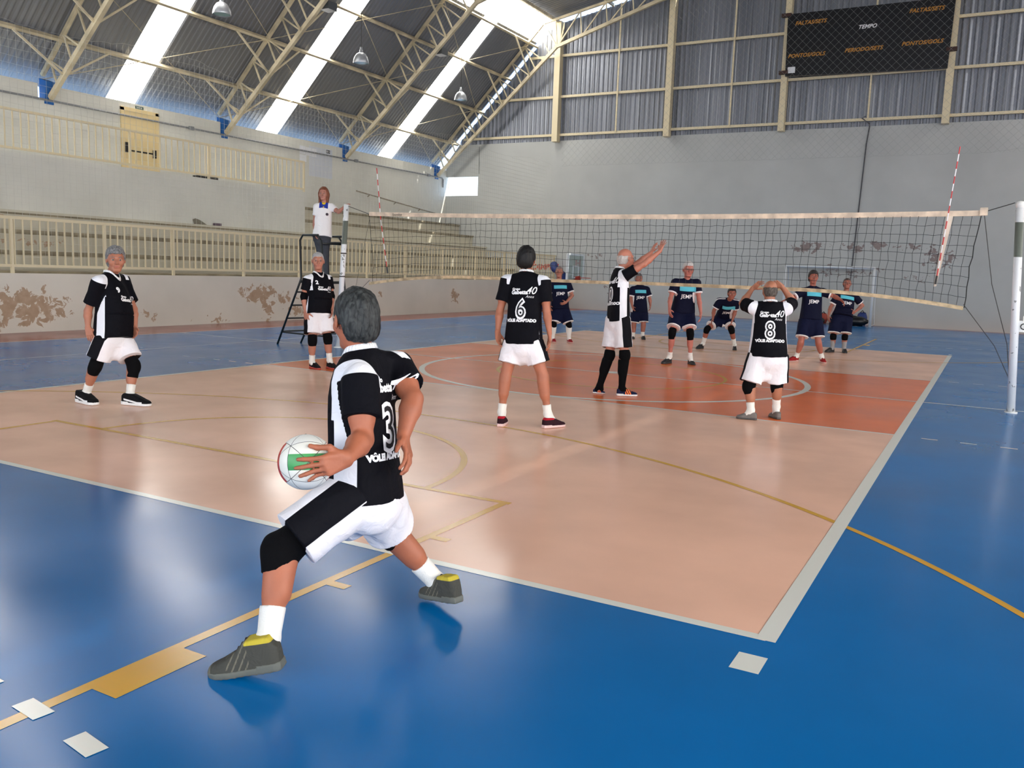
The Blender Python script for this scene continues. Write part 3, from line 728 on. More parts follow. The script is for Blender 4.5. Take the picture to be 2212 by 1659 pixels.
for i in range(29): x = -1.52+3.02*i/28; m.tube([(x, *pp(s/9)) for s in range(10)], .0025, 3, cap=False)
for s in range(0, 25):
    y, z = pp(s/24); m.tube([(-1.52, y, z), (0, y, z-.02), (1.5, y, z)], .0025, 3, cap=False)
m.build('goal_net', mat('goal_cord', (170, 172, 170), .8), t)
# mobile basketball stand left of the player in the middle back
t = empty('basketball_stand', (-10.2, 18.7, 0), 'mobile basketball stand with clear backboard and blue padding', 'basketball hoop')
M_BF = mat('board_frame', (222, 226, 226), .5)
BX = -9.3; N_ = Vector((.99, .067, 0)).normalized(); T_ = Vector((-.067, .99, 0)).normalized()
bc = Vector((BX, 18.5, 1.75)); hw, hh = .85, .52
cs = [bc+T_*(sx*hw)+Vector((0, 0, sz*hh)) for sx, sz in ((-1, -1), (1, -1), (1, 1), (-1, 1))]
m = MB(); q = N_*.012; m.hexa([cs[0]-q, cs[1]-q, cs[1]+q, cs[0]+q, cs[3]-q, cs[2]-q, cs[2]+q, cs[3]+q]); bo = m.build('backboard', mat('clear_board', (150, 172, 166), .15, alpha=.55), t)
m = MB()
for i in range(4): m.bar(cs[i], cs[(i+1) % 4], .08)
ic = [bc+T_*(sx*.3)+Vector((0, 0, sz)) for sx, sz in ((-1, -.38), (1, -.38), (1, .07), (-1, .07))]
for i in range(4): m.bar(ic[i]+N_*.02, ic[(i+1) % 4]+N_*.02, .05)
m.build('board_frame', M_BF, t)
rc = bc+N_*.42+Vector((0, 0, -.38))
MB().tube([rc+Vector((.225*math.cos(a), .225*math.sin(a), 0)) for a in np.linspace(0, 2*math.pi, 25)], .014, 6).bar(bc+Vector((0, 0, -.42)), rc-N_*.2, .12, .16).build('rim', mat('rim_red', (176, 52, 34), .5), t, True)
MB().bar(bc-N_*.1+Vector((0, 0, -.2)), Vector((-10.6, 18.9, 1.0)), .1).bar((-10.6, 18.9, .2), (-10.6, 18.9, 1.1), .14).build('arm', M_BF, t)
MB().tube([(-10.35, 18.7, 1.85), (-10.2, 18.5, 1.7), (-9.75, 18.45, 1.45), (-10.3, 18.9, .4)], .16, 12).build('blue_padding', mat('pad_blue', (22, 48, 112), .6), t, True)
MB().box(-11.3, 18.4, .05, -9.9, 19.3, .3).build('base', mat('pad_blue', (22, 48, 112), .6), t)
s_ = empty('wall_banner', (-12, YF-.03, 1.8), 'pale banner with red lettering low on the far wall', 'banner')
MB().box(-12.9, YF-.03, 1.5, -10.4, YF-.01, 2.15).build('sheet', mat('banner_grey', (190, 192, 192), .7), s_)
text_flat('lettering', 'CAMPINI', .34, (-12.35, YF-.034, 1.66), (1, 0, .02), (0, 0, 1), M_RED, s_, bold=.014, shear=.25)
text_flat('lettering', 'H', .36, (-10.7, YF-.034, 1.86), (1, 0, 0), (0, 0, 1), M_RED, s_, bold=.02)
def bag(x0, x1, y0, y1, h, c, name, label):
    m = MB(); n_ = 12; k_ = 8
    for i in range(n_+1):
        x = x0+(x1-x0)*i/n_; e = (1-abs(2*i/n_-1)**4)**.5
        for j in range(k_):
            a = 2*math.pi*j/k_; m.v.append((x, (y0+y1)/2+(y1-y0)/2*math.cos(a)*max(.2, e), h/2+h/2*math.sin(a)*max(.3, e)*(1+.08*math.sin(i*2.1))))
    for i in range(n_):
        for j in range(k_): a = i*k_+j; b_ = i*k_+(j+1) % k_; m.f.append((a, b_, b_+k_, a+k_)); m.m.append(0)
    m.f.append(tuple(range(k_))); m.f.append(tuple(n_*k_+j for j in range(k_))[::-1]); m.m += [0, 0]
    t = empty(name, ((x0+x1)/2, (y0+y1)/2, 0), label, 'bag', 'kit bags in the goal')
    m.build('body', c, t, True); MB().tube([((x0*.7+x1*.3), (y0+y1)/2, h*.95), ((x0+x1)/2, (y0+y1)/2, h*1.12), ((x0*.3+x1*.7), (y0+y1)/2, h*.95)], .018, 6).build('handle', M_BLACK, t, True)
bag(.1, 1.4, 20.25, 20.75, .36, M_BLACK, 'kit_bag', 'long black kit bag inside the goal by the right post')
bag(.95, 1.3, 20.8, 21.1, .5, mat('bag_blue', (30, 50, 110), .6), 'kit_bag', 'small blue bag behind the long black one in the goal')
bag(-.75, -.1, 20.4, 20.7, .26, mat('bag_dark', (28, 32, 32), .7), 'kit_bag', 'dark bag low in the goal behind the legs')
bag(-.35, -.05, 20.75, 20.95, .4, mat('bag_red', (150, 62, 48), .7), 'kit_bag', 'small red bag in the goal behind the dark bag')
# ------------------------------------------------------------------ smooth bodies: distance fields turned into one continuous surface
def V3(*a): return np.array(a, dtype=np.float64)
def nrm(v):
    v = np.asarray(v, float); return v/max(1e-9, np.linalg.norm(v))
def at(px, py, D):
    """world point seen at pixel (px, py) at depth D in front of the camera"""
    return CAM+D*(CF+CR*((px-1106)/FPX)+CU*((829.5-py)/FPX))

class Field:
    def __init__(s, lo, hi, h):
        s.lo = np.asarray(lo, float)-3*h; s.h = h
        s.n = np.ceil((np.asarray(hi, float)-s.lo)/h).astype(int)+4
        s.F = np.full(tuple(s.n), 1.0, np.float32)
    def grid(s, lo, hi):
        i0 = np.clip(np.floor((lo-s.lo)/s.h).astype(int), 0, s.n); i1 = np.clip(np.ceil((hi-s.lo)/s.h).astype(int)+1, 0, s.n)
        if np.any(i1 <= i0): return None, None
        ax = [(s.lo[k]+np.arange(i0[k], i1[k])*s.h).astype(np.float32) for k in range(3)]
        P = (ax[0][:, None, None], ax[1][None, :, None], ax[2][None, None, :])
        return (slice(i0[0], i1[0]), slice(i0[1], i1[1]), slice(i0[2], i1[2])), P
    def put(s, fn, lo, hi, k=.01, op='u'):
        pad = k+2.5*s.h
        sl, P = s.grid(np.asarray(lo)-pad, np.asarray(hi)+pad)
        if sl is None: return
        d = fn(P).astype(np.float32); A = s.F[sl]
        if op == 'u':
            h = np.maximum(k-np.abs(A-d), 0)/k if k > 0 else 0
            s.F[sl] = np.minimum(A, d)-h*h*k*.25
        elif op == 's':
            h = np.maximum(k-np.abs(A+d), 0)/k if k > 0 else 0
            s.F[sl] = np.maximum(A, -d)+h*h*k*.25
    # primitives
    def cone(s, a, b, ra, rb, k=.01, op='u', flat=False, ell=None):
        a = np.asarray(a, float); b = np.asarray(b, float); ab = b-a; L = np.linalg.norm(ab)+1e-9; d = ab/L
        r = max(ra, rb)*(1.6 if ell is not None else 1.0)
        def fn(P):
            q = [P[i]-a[i] for i in range(3)]
            t = (q[0]*d[0]+q[1]*d[1]+q[2]*d[2])
            tc = np.clip(t, 0, L); rr = ra+(rb-ra)*tc/L
            if flat:
                v = [q[i]-d[i]*t for i in range(3)]
                rad = np.sqrt(v[0]**2+v[1]**2+v[2]**2)
                if ell is not None:
                    e, f = ell; pe = v[0]*e[0]+v[1]*e[1]+v[2]*e[2]; rad = np.sqrt(np.maximum(0, rad**2-pe**2)+(pe*f)**2)
                return np.maximum(rad-rr, np.maximum(t-L, -t))
            v = [q[i]-d[i]*tc for i in range(3)]
            rad2 = v[0]**2+v[1]**2+v[2]**2
            if ell is not None:
                e, f = ell; pe = v[0]*e[0]+v[1]*e[1]+v[2]*e[2]; rad2 = rad2-pe**2+(pe*f)**2
            return np.sqrt(np.maximum(rad2, 0))-rr
        s.put(fn, np.minimum(a, b)-r, np.maximum(a, b)+r, k, op)
    def ell(s, c, R, rad, k=.01, op='u'):
        """ellipsoid, axes are the rows of R"""
        c = np.asarray(c, float); m = max(rad)
        def fn(P):
            q = [P[i]-c[i] for i in range(3)]
            k0 = 0; k1 = 0
            for i in range(3):
                u = q[0]*R[i][0]+q[1]*R[i][1]+q[2]*R[i][2]
                k0 = k0+(u/rad[i])**2; k1 = k1+(u/rad[i]**2)**2
            k0 = np.sqrt(k0)
            return k0*(k0-1)/np.maximum(np.sqrt(k1), 1e-6)
        s.put(fn, c-m, c+m, k, op)
    def tube(s, st, lat, fwd, k=.02, p=2.3, flat=True):
        """body tube: st = list of (centre, half width, half depth)"""
        if len(st) > 3:                                   # rounder body line between the given stations
            A = np.array([[*q[0], q[1], q[2]] for q in st], float); E_ = np.vstack([2*A[0]-A[1], A, 2*A[-1]-A[-2]]); out = []
            for i in range(len(A)-1):
                p0, p1, p2, p3 = E_[i:i+4]
                for t in (0, .5):
                    out.append(.5*(2*p1+(p2-p0)*t+(2*p0-5*p1+4*p2-p3)*t*t+(3*p1-p0-3*p2+p3)*t**3))
            out.append(A[-1]); st = [(q[:3], q[3], q[4]) for q in out]
        C = [np.asarray(q[0], float) for q in st]
        R = max(max(q[1], q[2]) for q in st)*1.15
        def fn(P):
            best = None; m_ = len(st)
            for i in range(m_-1):
                ab = C[i+1]-C[i]; L = np.linalg.norm(ab); d = ab/L
                q = [P[j]-C[i][j] for j in range(3)]
                t = q[0]*d[0]+q[1]*d[1]+q[2]*d[2]; tc = np.clip(t, 0, L)/L
                tc = tc
                a = st[i][1]+(st[i+1][1]-st[i][1])*tc; b = st[i][2]+(st[i+1][2]-st[i][2])*tc
                w_ = [q[j]-ab[j]*tc for j in range(3)]
                x = w_[0]*lat[0]+w_[1]*lat[1]+w_[2]*lat[2]; y = w_[0]*fwd[0]+w_[1]*fwd[1]+w_[2]*fwd[2]
                z = w_[0]*d[0]+w_[1]*d[1]+w_[2]*d[2]
                rr = ((np.abs(x)/a)**p+(np.abs(y)/b)**p)**(1/p)
                dd = (rr-1)*np.minimum(a, b)
                dd = np.maximum(dd, np.abs(z)) if flat and i in (0, m_-2) and False else np.sqrt(np.maximum(dd, 0)**2+z**2)+np.minimum(dd, 0)
                best = dd if best is None else np.minimum(best, dd)
            if flat:
                d0 = nrm(C[1]-C[0]); t0 = sum((P[j]-C[0][j])*d0[j] for j in range(3))
                best = np.maximum(best, -t0)
            return best
        s.put(fn, np.min(C, 0)-R, np.max(C, 0)+R, k)
    def surface(s):
        F = s.F; I = F < 0
        nx, ny, nz = F.shape
        cnt = np.zeros((nx-1, ny-1, nz-1), np.int8)
        for dx in (0, 1):
            for dy in (0, 1):
                for dz in (0, 1): cnt += I[dx:nx-1+dx, dy:ny-1+dy, dz:nz-1+dz]
        act = (cnt > 0) & (cnt < 8)
        ijk = np.argwhere(act)
        idx = np.full(act.shape, -1, np.int32); idx[act] = np.arange(len(ijk))
        acc = np.zeros((len(ijk), 3)); num = np.zeros(len(ijk))
        cor = [(0, 0, 0), (1, 0, 0), (0, 1, 0), (1, 1, 0), (0, 0, 1), (1, 0, 1), (0, 1, 1), (1, 1, 1)]
        val = [F[ijk[:, 0]+c[0], ijk[:, 1]+c[1], ijk[:, 2]+c[2]] for c in cor]
        for i in range(8):
            for j in range(i+1, 8):
                df = np.abs(np.subtract(cor[i], cor[j]))
                if df.sum() != 1: continue
                a, b = val[i], val[j]; m = (a < 0) != (b < 0)
                t = np.where(m, a/np.where(m, a-b, 1), 0)
                p = np.array(cor[i])[None, :]+t[:, None]*(np.array(cor[j])-np.array(cor[i]))[None, :]
                acc[m] += p[m]; num[m] += 1
        V = s.lo+(ijk+acc/num[:, None])*s.h
        faces = []
        for ax in range(3):
            a = [slice(None)]*3; b = [slice(None)]*3
            a[ax] = slice(0, -1); b[ax] = slice(1, None)
            A, B = I[tuple(a)], I[tuple(b)]
            u, v = [(1, 2), (2, 0), (0, 1)][ax]
            for sgn in (0, 1):
                e = np.argwhere((A & ~B) if sgn == 0 else (~A & B))
                ok = (e[:, u] > 0) & (e[:, v] > 0) & (e[:, u] < F.shape[u]-1) & (e[:, v] < F.shape[v]-1); e = e[ok]
                def g(du, dv):
                    q = e.copy(); q[:, u] += du; q[:, v] += dv; return idx[q[:, 0], q[:, 1], q[:, 2]]
                q = np.stack([g(-1, -1), g(0, -1), g(0, 0), g(-1, 0)], 1)
                if sgn: q = q[:, ::-1]
                faces.append(q)
        Fc = np.concatenate(faces); Fc = Fc[(Fc >= 0).all(1)]
        return V, Fc

def make_mesh(name, V, Fc, material, parent, base, attrs=None, smooth=True, disp=None):
    me = bpy.data.meshes.new(name)
    me.vertices.add(len(V)); me.vertices.foreach_set('co', (V-base).astype(np.float32).ravel())
    me.loops.add(len(Fc)*4); me.loops.foreach_set('vertex_index', Fc.astype(np.int32).ravel())
    me.polygons.add(len(Fc)); me.polygons.foreach_set('loop_start', np.arange(0, len(Fc)*4, 4, dtype=np.int32))
    me.update(calc_edges=True); me.validate()
    if smooth: me.polygons.foreach_set('use_smooth', [True]*len(me.polygons))
    for nm, arr in (attrs or {}).items():
        at_ = me.attributes.new(nm, 'FLOAT', 'POINT'); at_.data.foreach_set('value', np.asarray(arr, np.float32))
    me.materials.append(material)
    o = bpy.data.objects.new(name, me); COL.objects.link(o)
    if parent is None: o.location = Vector(base)
    else: o.parent = parent
    return o

def frame(fwd, up):
    fwd = nrm(fwd); lat = nrm(np.cross(up, fwd)); up = np.cross(fwd, lat)   # lat = the person's left
    return lat, fwd, up
def world_dir(a, b, c=0):
    """a to the right of the picture, b away from the camera, c upwards"""
    h1 = nrm([CR[0], CR[1], 0]); h2 = nrm([CF[0], CF[1], 0]); return nrm(h1*a+h2*b+V3(0, 0, c))

def hand(F, w, d, n, s, curl=.35, sc=1.0, spread=.12, rmin=0, ball=None, thumb=1.0):
    """palm and five fingers: d along the hand, n out of the palm, s towards the thumb"""
    d = nrm(d); n = nrm(n-d*np.dot(n, d)); s = nrm(s-d*np.dot(s, d)-n*np.dot(s, n))
    R = lambda r: max(r*sc, rmin)
    kn = []
    for i, off in enumerate((.030, .010, -.010, -.029)):
        k = w+d*(.088-.006*abs(i-1.2))*sc+s*off*sc
        F.cone(w+s*off*.55*sc, k, R(.017), R(.0115), .012); kn.append(k)
    F.cone(w+d*.02*sc+s*.02*sc, kn[0]-d*.02*sc, R(.014), R(.011), .012)
    for i, (k, ln_) in enumerate(zip(kn, (.92, 1.02, .96, .76))):
        p = k; dd = nrm(d+s*spread*(1.2-i*.8)); ang = 0; r0 = .0092 if i < 3 else .008
        for j, L in enumerate((.044, .028, .022)):
            c_ = curl*(1.0+.12*i)*(.75 if j == 0 else 1.0)
            ang += c_
            v = dd*math.cos(ang)+n*math.sin(ang); q = p+v*L*ln_*sc
            if ball is not None:
                e = q-ball[0]; dist = np.linalg.norm(e); q = ball[0]+e/dist*(ball[1]+r0*sc*.9)
            F.cone(p, q, R(r0-.0006*j), R(r0-.0006*(j+1)), .004); p = q
    p = w+d*.022*sc+s*.024*sc; v = nrm(d*.62+s*.78+n*.18)
    for j, L in enumerate((.042, .034, .027)):
        q = p+v*L*sc*thumb
        if ball is not None and j:
            e = q-ball[0]; q = ball[0]+e/np.linalg.norm(e)*(ball[1]+.010*sc)
        F.cone(p, q, R(.0135-.002*j), R(.0115-.0015*j), .008); p = q; v = nrm(v+d*.28+n*.12)

def head_field(F, c, lat, fwd, up, s=1.0, jaw=1.0, face=True):
    W = lambda x, y, z: c+lat*x*s+fwd*y*s+up*z*s
    R = np.array([lat, fwd, up])
    F.ell(W(0, -.014, .024), R, (.075*s, .094*s, .09*s), .01)
    F.ell(W(0, .022, -.045), R, (.057*s*jaw, .062*s, .072*s), .03)
    F.cone(W(-.018, .062, -.092), W(.018, .062, -.092), .02*s, .02*s, .025)
    if not face: return
    for q in (-1, 1): F.ell(W(q*.04, .055, -.022), R, (.028*s, .03*s, .032*s), .02)
    F.cone(W(-.036, .074, .024), W(.036, .074, .024), .012*s, .012*s, .015)
    for q in (-1, 1): F.ell(W(q*.031, .098, .002), R, (.017*s, .017*s, .012*s), .012, 's')
    F.cone(W(0, .08, .012), W(0, .104, -.026), .009*s, .0135*s, .01)
    for q in (-1, 1): F.ell(W(q*.012, .096, -.03), R, (.009*s, .01*s, .008*s), .006)
    F.cone(W(-.02, .082, -.054), W(.02, .082, -.054), .009*s, .009*s, .008)
    F.cone(W(-.017, .081, -.067), W(.017, .081, -.067), .009*s, .009*s, .008)
    for q in (-1, 1):
        F.ell(W(q*.079, -.004, -.004), np.array([nrm(lat+fwd*.35*q), nrm(fwd-lat*.35*q), up]), (.007*s, .019*s, .031*s), .006)

def skin_mat(name, c, lip=(150, 78, 70)):
    if name in MATS: return MATS[name]
    m = bpy.data.materials.new(name); m.use_nodes = True; nt = m.node_tree; b = nt.nodes['Principled BSDF']
    b.inputs['Roughness'].default_value = .52; b.inputs['Specular IOR Level'].default_value = .4
    b.inputs['Subsurface Weight'].default_value = .0
    tc = nt.nodes.new('ShaderNodeTexCoord'); n = nt.nodes.new('ShaderNodeTexNoise'); n.inputs['Scale'].default_value = 9; n.inputs['Detail'].default_value = 6
    nt.links.new(tc.outputs['Object'], n.inputs['Vector'])
    col = mix_node(nt, n.outputs['Fac'], rgba(tuple(x*.88 for x in c)), rgba(tuple(min(255, x*1.08) for x in c)))
    a = nt.nodes.new('ShaderNodeAttribute'); a.attribute_name = 'lip'
    col = mix_node(nt, a.outputs['Fac'], col, rgba(lip))
    nt.links.new(col, b.inputs['Base Color'])
    n2 = nt.nodes.new('ShaderNodeTexNoise'); n2.inputs['Scale'].default_value = 120; nt.links.new(tc.outputs['Object'], n2.inputs['Vector'])
    bp = nt.nodes.new('ShaderNodeBump'); bp.inputs['Strength'].default_value = .12; bp.inputs['Distance'].default_value = .004
    nt.links.new(n2.outputs['Fac'], bp.inputs['Height']); nt.links.new(bp.outputs[0], b.inputs['Normal'])
    MATS[name] = m; return m
def hair_mat(name, c, c2=None):
    if name in MATS: return MATS[name]
    m = bpy.data.materials.new(name); m.use_nodes = True; nt = m.node_tree; b = nt.nodes['Principled BSDF']
    b.inputs['Roughness'].default_value = .6; b.inputs['Specular IOR Level'].default_value = .3
    tc = nt.nodes.new('ShaderNodeTexCoord'); mp = nt.nodes.new('ShaderNodeMapping'); mp.inputs['Scale'].default_value = (70, 70, 26)
    n = nt.nodes.new('ShaderNodeTexNoise'); n.inputs['Scale'].default_value = 1; n.inputs['Detail'].default_value = 5; n.inputs['Distortion'].default_value = .8
    nt.links.new(tc.outputs['Object'], mp.inputs[0]); nt.links.new(mp.outputs[0], n.inputs['Vector'])
    mr = nt.nodes.new('ShaderNodeMapRange'); mr.inputs[1].default_value = .38; mr.inputs[2].default_value = .66; nt.links.new(n.outputs['Fac'], mr.inputs[0])
    nt.links.new(mix_node(nt, mr.outputs[0], rgba(c), rgba(c2 or tuple(x*1.3 for x in c))), b.inputs['Base Color'])
    bp = nt.nodes.new('ShaderNodeBump'); bp.inputs['Strength'].default_value = .4; bp.inputs['Distance'].default_value = .004
    nt.links.new(n.outputs['Fac'], bp.inputs['Height']); nt.links.new(bp.outputs[0], b.inputs['Normal'])
    MATS[name] = m; return m

KNIT = mat('knee_pad_black', (9, 9, 11), .9, spec=.1, bump=.3, bscale=150)
SOCKW = mat('sock_white', (226, 224, 216), .85, bump=.3, bscale=120)
COLLAR = mat('collar_white', (236, 236, 236), .8)

def wrinkle(V, axis, amp, seed=0, f=34):
    """soft cloth folds: displacement amounts from layered sines"""
    r = np.random.default_rng(seed); t = np.zeros(len(V))
    for k in range(5):
        v = r.normal(size=3); v = v-axis*np.dot(v, axis)*.72; v = nrm(v)*f*(.7+.4*k)
        t += np.sin(V@v+r.uniform(0, 6)+1.3*np.sin(V@(r.normal(size=3)*5)))/(1+k*.6)
    return t*amp/2.2

def vnormals(V, Fc):
    a = V[Fc[:, 2]]-V[Fc[:, 0]]; b = V[Fc[:, 3]]-V[Fc[:, 1]]; n = np.cross(a, b)
    N = np.zeros_like(V)
    for k in range(4): np.add.at(N, Fc[:, k], n)
    return N/np.maximum(np.linalg.norm(N, axis=1), 1e-12)[:, None]

def shoe(root, base, heel, toe, h, upper, sole, lining=None, name='shoe', wide=1.0, roll=0, pat=None, top=.095):
    """heel and toe = outer ends of the sole on its underside"""
    x = toe-heel; L = np.linalg.norm(x); x = x/L
    upv = nrm(V3(0, 0, 1)-x*x[2]); y = np.cross(upv, x); sc = L/.29
    def hw(t):
        return np.interp(t, [0, .08, .25, .45, .7, .88, .97, 1], [.028, .040, .044, .044, .052, .046, .031, .014])*sc*wide
    def hu(t): return np.interp(t, [0, .1, .28, .42, .6, .8, .95, 1], [.085, top, top-.002, top-.006, .084, .06, .047, .034])*sc
    def loc(P):
        q = [P[i]-heel[i] for i in range(3)]
        return (q[0]*x[0]+q[1]*x[1]+q[2]*x[2])/L, q[0]*y[0]+q[1]*y[1]+q[2]*y[2], q[0]*upv[0]+q[1]*upv[1]+q[2]*upv[2]
    lo = np.minimum(heel, toe)-.09*sc; hi = np.maximum(heel, toe)+.12*sc
    F1 = Field(lo, hi, h)
    def up_fn(P):
        t, b, z = loc(P); H = hu(t); zz = np.clip((z-.02*sc)/np.maximum(H-.02*sc, .01), 0, 1)
        wv = (hw(t)-.002)*np.sqrt(np.maximum(1-zz**2.6*np.interp(t, [0, .4, .62, 1], [.2, .25, .62, .75]), .05))
        d1 = np.abs(b)-wv; d2 = z-H; d3 = .012*sc-z; d4 = np.maximum(-t, t-1)*L
        m = np.maximum(np.maximum(d2, d3), d4)
        return np.minimum(np.maximum(d1, m), 0)+np.sqrt(np.maximum(d1+.008, 0)**2+np.maximum(m+.008, 0)**2)-.008
    F1.put(up_fn, lo, hi, .001)
    V, Fc = F1.surface()
    q = V-heel; tt = q@x/L; zz = q@upv; bb = np.abs(q@y)
    coll = (zz-(top-.02)*sc)*(tt < .42)-(tt >= .42)*.05
    o = make_mesh(name, V, Fc, cloth_mat(*upper) if isinstance(upper, tuple) else upper, root, base,
                  {'pat': coll if lining else -np.ones(len(V)), 'pat2': (pat(tt, bb/ sc, zz/sc) if pat else -np.ones(len(V)))})
    F2 = Field(lo, hi, h)
    def so_fn(P):
        t, b, z = loc(P); d1 = np.abs(b)-hw(t)-.002; d2 = np.maximum(z-.026*sc-.008*sc*(t < .3), -z); d4 = np.maximum(-t, t-1)*L-.003
        return np.maximum(np.maximum(d1, d2), d4)
    F2.put(so_fn, lo, hi, .001); V, Fc = F2.surface()
    s2 = make_mesh('sole', V, Fc, sole, o, base*0+base)
    # laces across the instep
    m = MB()
    for t in (.42, .48, .54, .60):
        H = float(hu(t)); c = heel+x*t*L+upv*(H+.001)
        m.tube([c-y*.016*sc-upv*.006, c+upv*.002, c+y*.016*sc-upv*.006], .0028*sc, 4)
    lc = m.build('laces', mat('lace_dark', (36, 36, 38), .8), None, True, loc=Vector(base)); lc.location = (0, 0, 0); lc.parent = o
    return o

def draped_text(root, base, surf, s, size, C, lat, upv, fwd, u, v, material, name, rot=0, off=.004, **k):
    """lettering laid on the garment: every point is dropped onto the cloth along fwd"""
    bm = text_mesh(s, size, **k)
    for _ in range(3):
        es = [e for e in bm.edges if e.calc_length() > .025]
        if not es: break
        bmesh.ops.subdivide_edges(bm, edges=es, cuts=1); bmesh.ops.triangulate(bm, faces=bm.faces)
    c, sn = math.cos(rot), math.sin(rot); n_ok = 0
    X = Vector(np.cross(upv, fwd)); U = Vector(upv); Fd = Vector(fwd)
    if 'vc' in k: pass
    ys = [q.co.y for q in bm.verts]; ymid = (min(ys)+max(ys))/2
    last = None
    for q in bm.verts:
        x, y = q.co.x, q.co.y-ymid; x, y = x*c-y*sn+u, x*sn+y*c+v
        O = Vector(C-base)+X*x+U*y+Fd*.45
        h = surf.ray_cast(O, -Fd, .7)
        if h[0] is None: P = O-Fd*(.45-(last if last is not None else .12))
        else: P = h[0]+Fd*off*.6+h[1]*off*.6; last = (P-Vector(C-base)).dot(Fd); n_ok += 1
        q.co = P
    me = bpy.data.meshes.new(name); bm.to_mesh(me); bm.free(); me.materials.append(material)
    o = bpy.data.objects.new(name, me); COL.objects.link(o); o.parent = root
    return o

TEAM = {
 'club': dict(shirt=('shirt_club', (6, 6, 13), (232, 232, 236)), shorts=('shorts_club', (234, 230, 232), (12, 12, 18))),
 'navy': dict(shirt=('shirt_navy', (13, 17, 40), (234, 230, 230), (98, 196, 214)), shorts=('shorts_navy', (14, 19, 46), (232, 230, 228))),
 'ref': dict(shirt=('shirt_referee', (240, 238, 236), (38, 58, 150), (226, 190, 40)), shorts=('trousers_grey', (66, 70, 76), (66, 70, 76))),
}

def person(label, D, J, team, h=.009, skin=(190, 120, 92), hair=('short', (60, 60, 60)), face=(0, -1, 0), headup=(0, 0, 1),
           hs=1.08, build=1.0, belly=.0, shorts_len=.74, shirt_ext=.05, pads=None, socks=.14, sockc=None, shoes=None, feet=None,
           hands=None, trousers=False, glasses=False, sleeve=.62, elbow=None, texts=(), armr=1.0, legr=1.0, sleeve_r=1.0, front_text=True, trunk=(1, 1), lean=None):
    """J: joint name -> (px, py, depth offset)"""
    p = {k: at(v[0], v[1], D+v[2]) for k, v in J.items()}
    foot_z = [p['heelL'][2], p['heelR'][2]] if 'heelL' in p else [0]
    for k in ('heelL', 'toeL', 'heelR', 'toeR'):
        if feet != 'free': p[k] = V3(p[k][0], p[k][1], max(.002, 0.002))
    pel = (p['hipL']+p['hipR'])/2; neck = p['neck']
    base = V3(pel[0], pel[1], 0 if feet != 'ladder' else p['heelL'][2])
    sh = (p['shL']+p['shR'])/2
    upv = nrm(neck-pel); lat = p['shL']-p['shR']; lat = nrm(lat-upv*np.dot(lat, upv)); fwd = np.cross(lat, upv)
    hl, hf, hu_ = frame(world_dir(*face), np.asarray(headup, float)) if headup is not None else (lat, fwd, upv)
    hlat = p['hipL']-p['hipR']; hlat = nrm(hlat-V3(0, 0, 1)*hlat[2]); hfwd = nrm(np.cross(hlat, V3(0, 0, 1)))
    B = build; allp = np.array(list(p.values())); lo = allp.min(0)-.2; hi = allp.max(0)+.22
    # ---- body
    F = Field(lo, hi, h)
    L = np.linalg.norm(neck-pel); W = lambda x, y, z: pel+lat*x+fwd*y+upv*z
    F.ell(W(0, 0, .0), np.array([lat, fwd, upv]), (.14*B, .095*B, .1), .04)
    F.ell(W(0, belly*.3, L*.4), np.array([lat, fwd, upv]), (.12*B, .078*B+belly*.1, .13), .06)
    F.ell(W(0, 0, L*.72), np.array([lat, fwd, upv]), (.13*B, .09*B, .15), .06)
    hc = p['head']; nb = neck-upv*.02
    F.cone(nb, hc-hu_*.05*hs-hf*.018*hs, .055*B, .052, .03)
    for q in 'LR': F.cone(nb-upv*.045, p['sh'+q], .036, .045, .03)
    head_field(F, hc, hl, hf, hu_, hs)
    rmin = .62*h
    for q, sgn in (('L', 1), ('R', -1)):
        S_, E_, W_ = p['sh'+q], p['el'+q], p['wr'+q]
        F.cone(S_, E_, .047*armr, .037*armr, .03); m_ = S_+(E_-S_)*.45; F.cone(m_-(E_-S_)*.12, m_+(E_-S_)*.15, .045*armr, .044*armr, .03)
        m_ = E_+(W_-E_)*.28
        F.cone(E_, m_, .037*armr, .040*armr, .02); F.cone(m_, W_, .040*armr, .0245*armr, .02, ell=None)
        H = (hands or {}).get(q)
        hd = p['hd'+q]-W_
        if H is None: H = dict(n=-lat*sgn*.9-fwd*.3, s=fwd, curl=.3)
        n = H['n']() if callable(H['n']) else np.asarray(H['n'], float)
        hand(F, W_, hd, n, np.asarray(H['s'], float), H.get('curl', .3), H.get('sc', min(1.08, max(.85, np.linalg.norm(hd)/.165))), H.get('spread', .1), rmin, H.get('ball'), H.get('thumb', 1))
        K_, A_ = p['kn'+q], p['an'+q]; Hp = p['hip'+q]
        F.cone(Hp, K_, .082*legr*B, .055*legr, .05)
        F.cone(K_, A_, .05*legr, .032*legr, .03)
        sd = nrm(A_-K_); foot = nrm(p['toe'+q]-p['heel'+q]); bk = -nrm(foot-sd*np.dot(foot, sd))
        c1 = K_+(A_-K_)*.16+bk*.012; c2 = K_+(A_-K_)*.48+bk*.014
        F.cone(c1, c2, .054*legr, .046*legr, .04); F.cone(K_+bk*-.012, K_+sd*.03-bk*.014, .04*legr, .036*legr, .02)
        F.cone(A_, p['heel'+q]+foot*.055+V3(0, 0, .04), .031, .026, .02); F.cone(A_, p['toe'+q]-foot*.08+V3(0, 0, .025), .03, .018, .02)
    V, Fc = F.surface()
    ql = (V-hc)@hl/hs; qf = (V-hc)@hf/hs; qu = (V-hc)@hu_/hs
    lip = np.clip(1.2-np.sqrt((ql/.022)**2+((qu+.0605)/.0085)**2), 0, 1)*2.5*(qf > .07); lip = np.clip(lip, 0, .75)
    sk = skin_mat('skin_%d_%d_%d' % skin, skin)
    root = make_mesh('person', V, Fc, sk, None, base, {'lip': lip})
    tag(root, label, 'person', None)
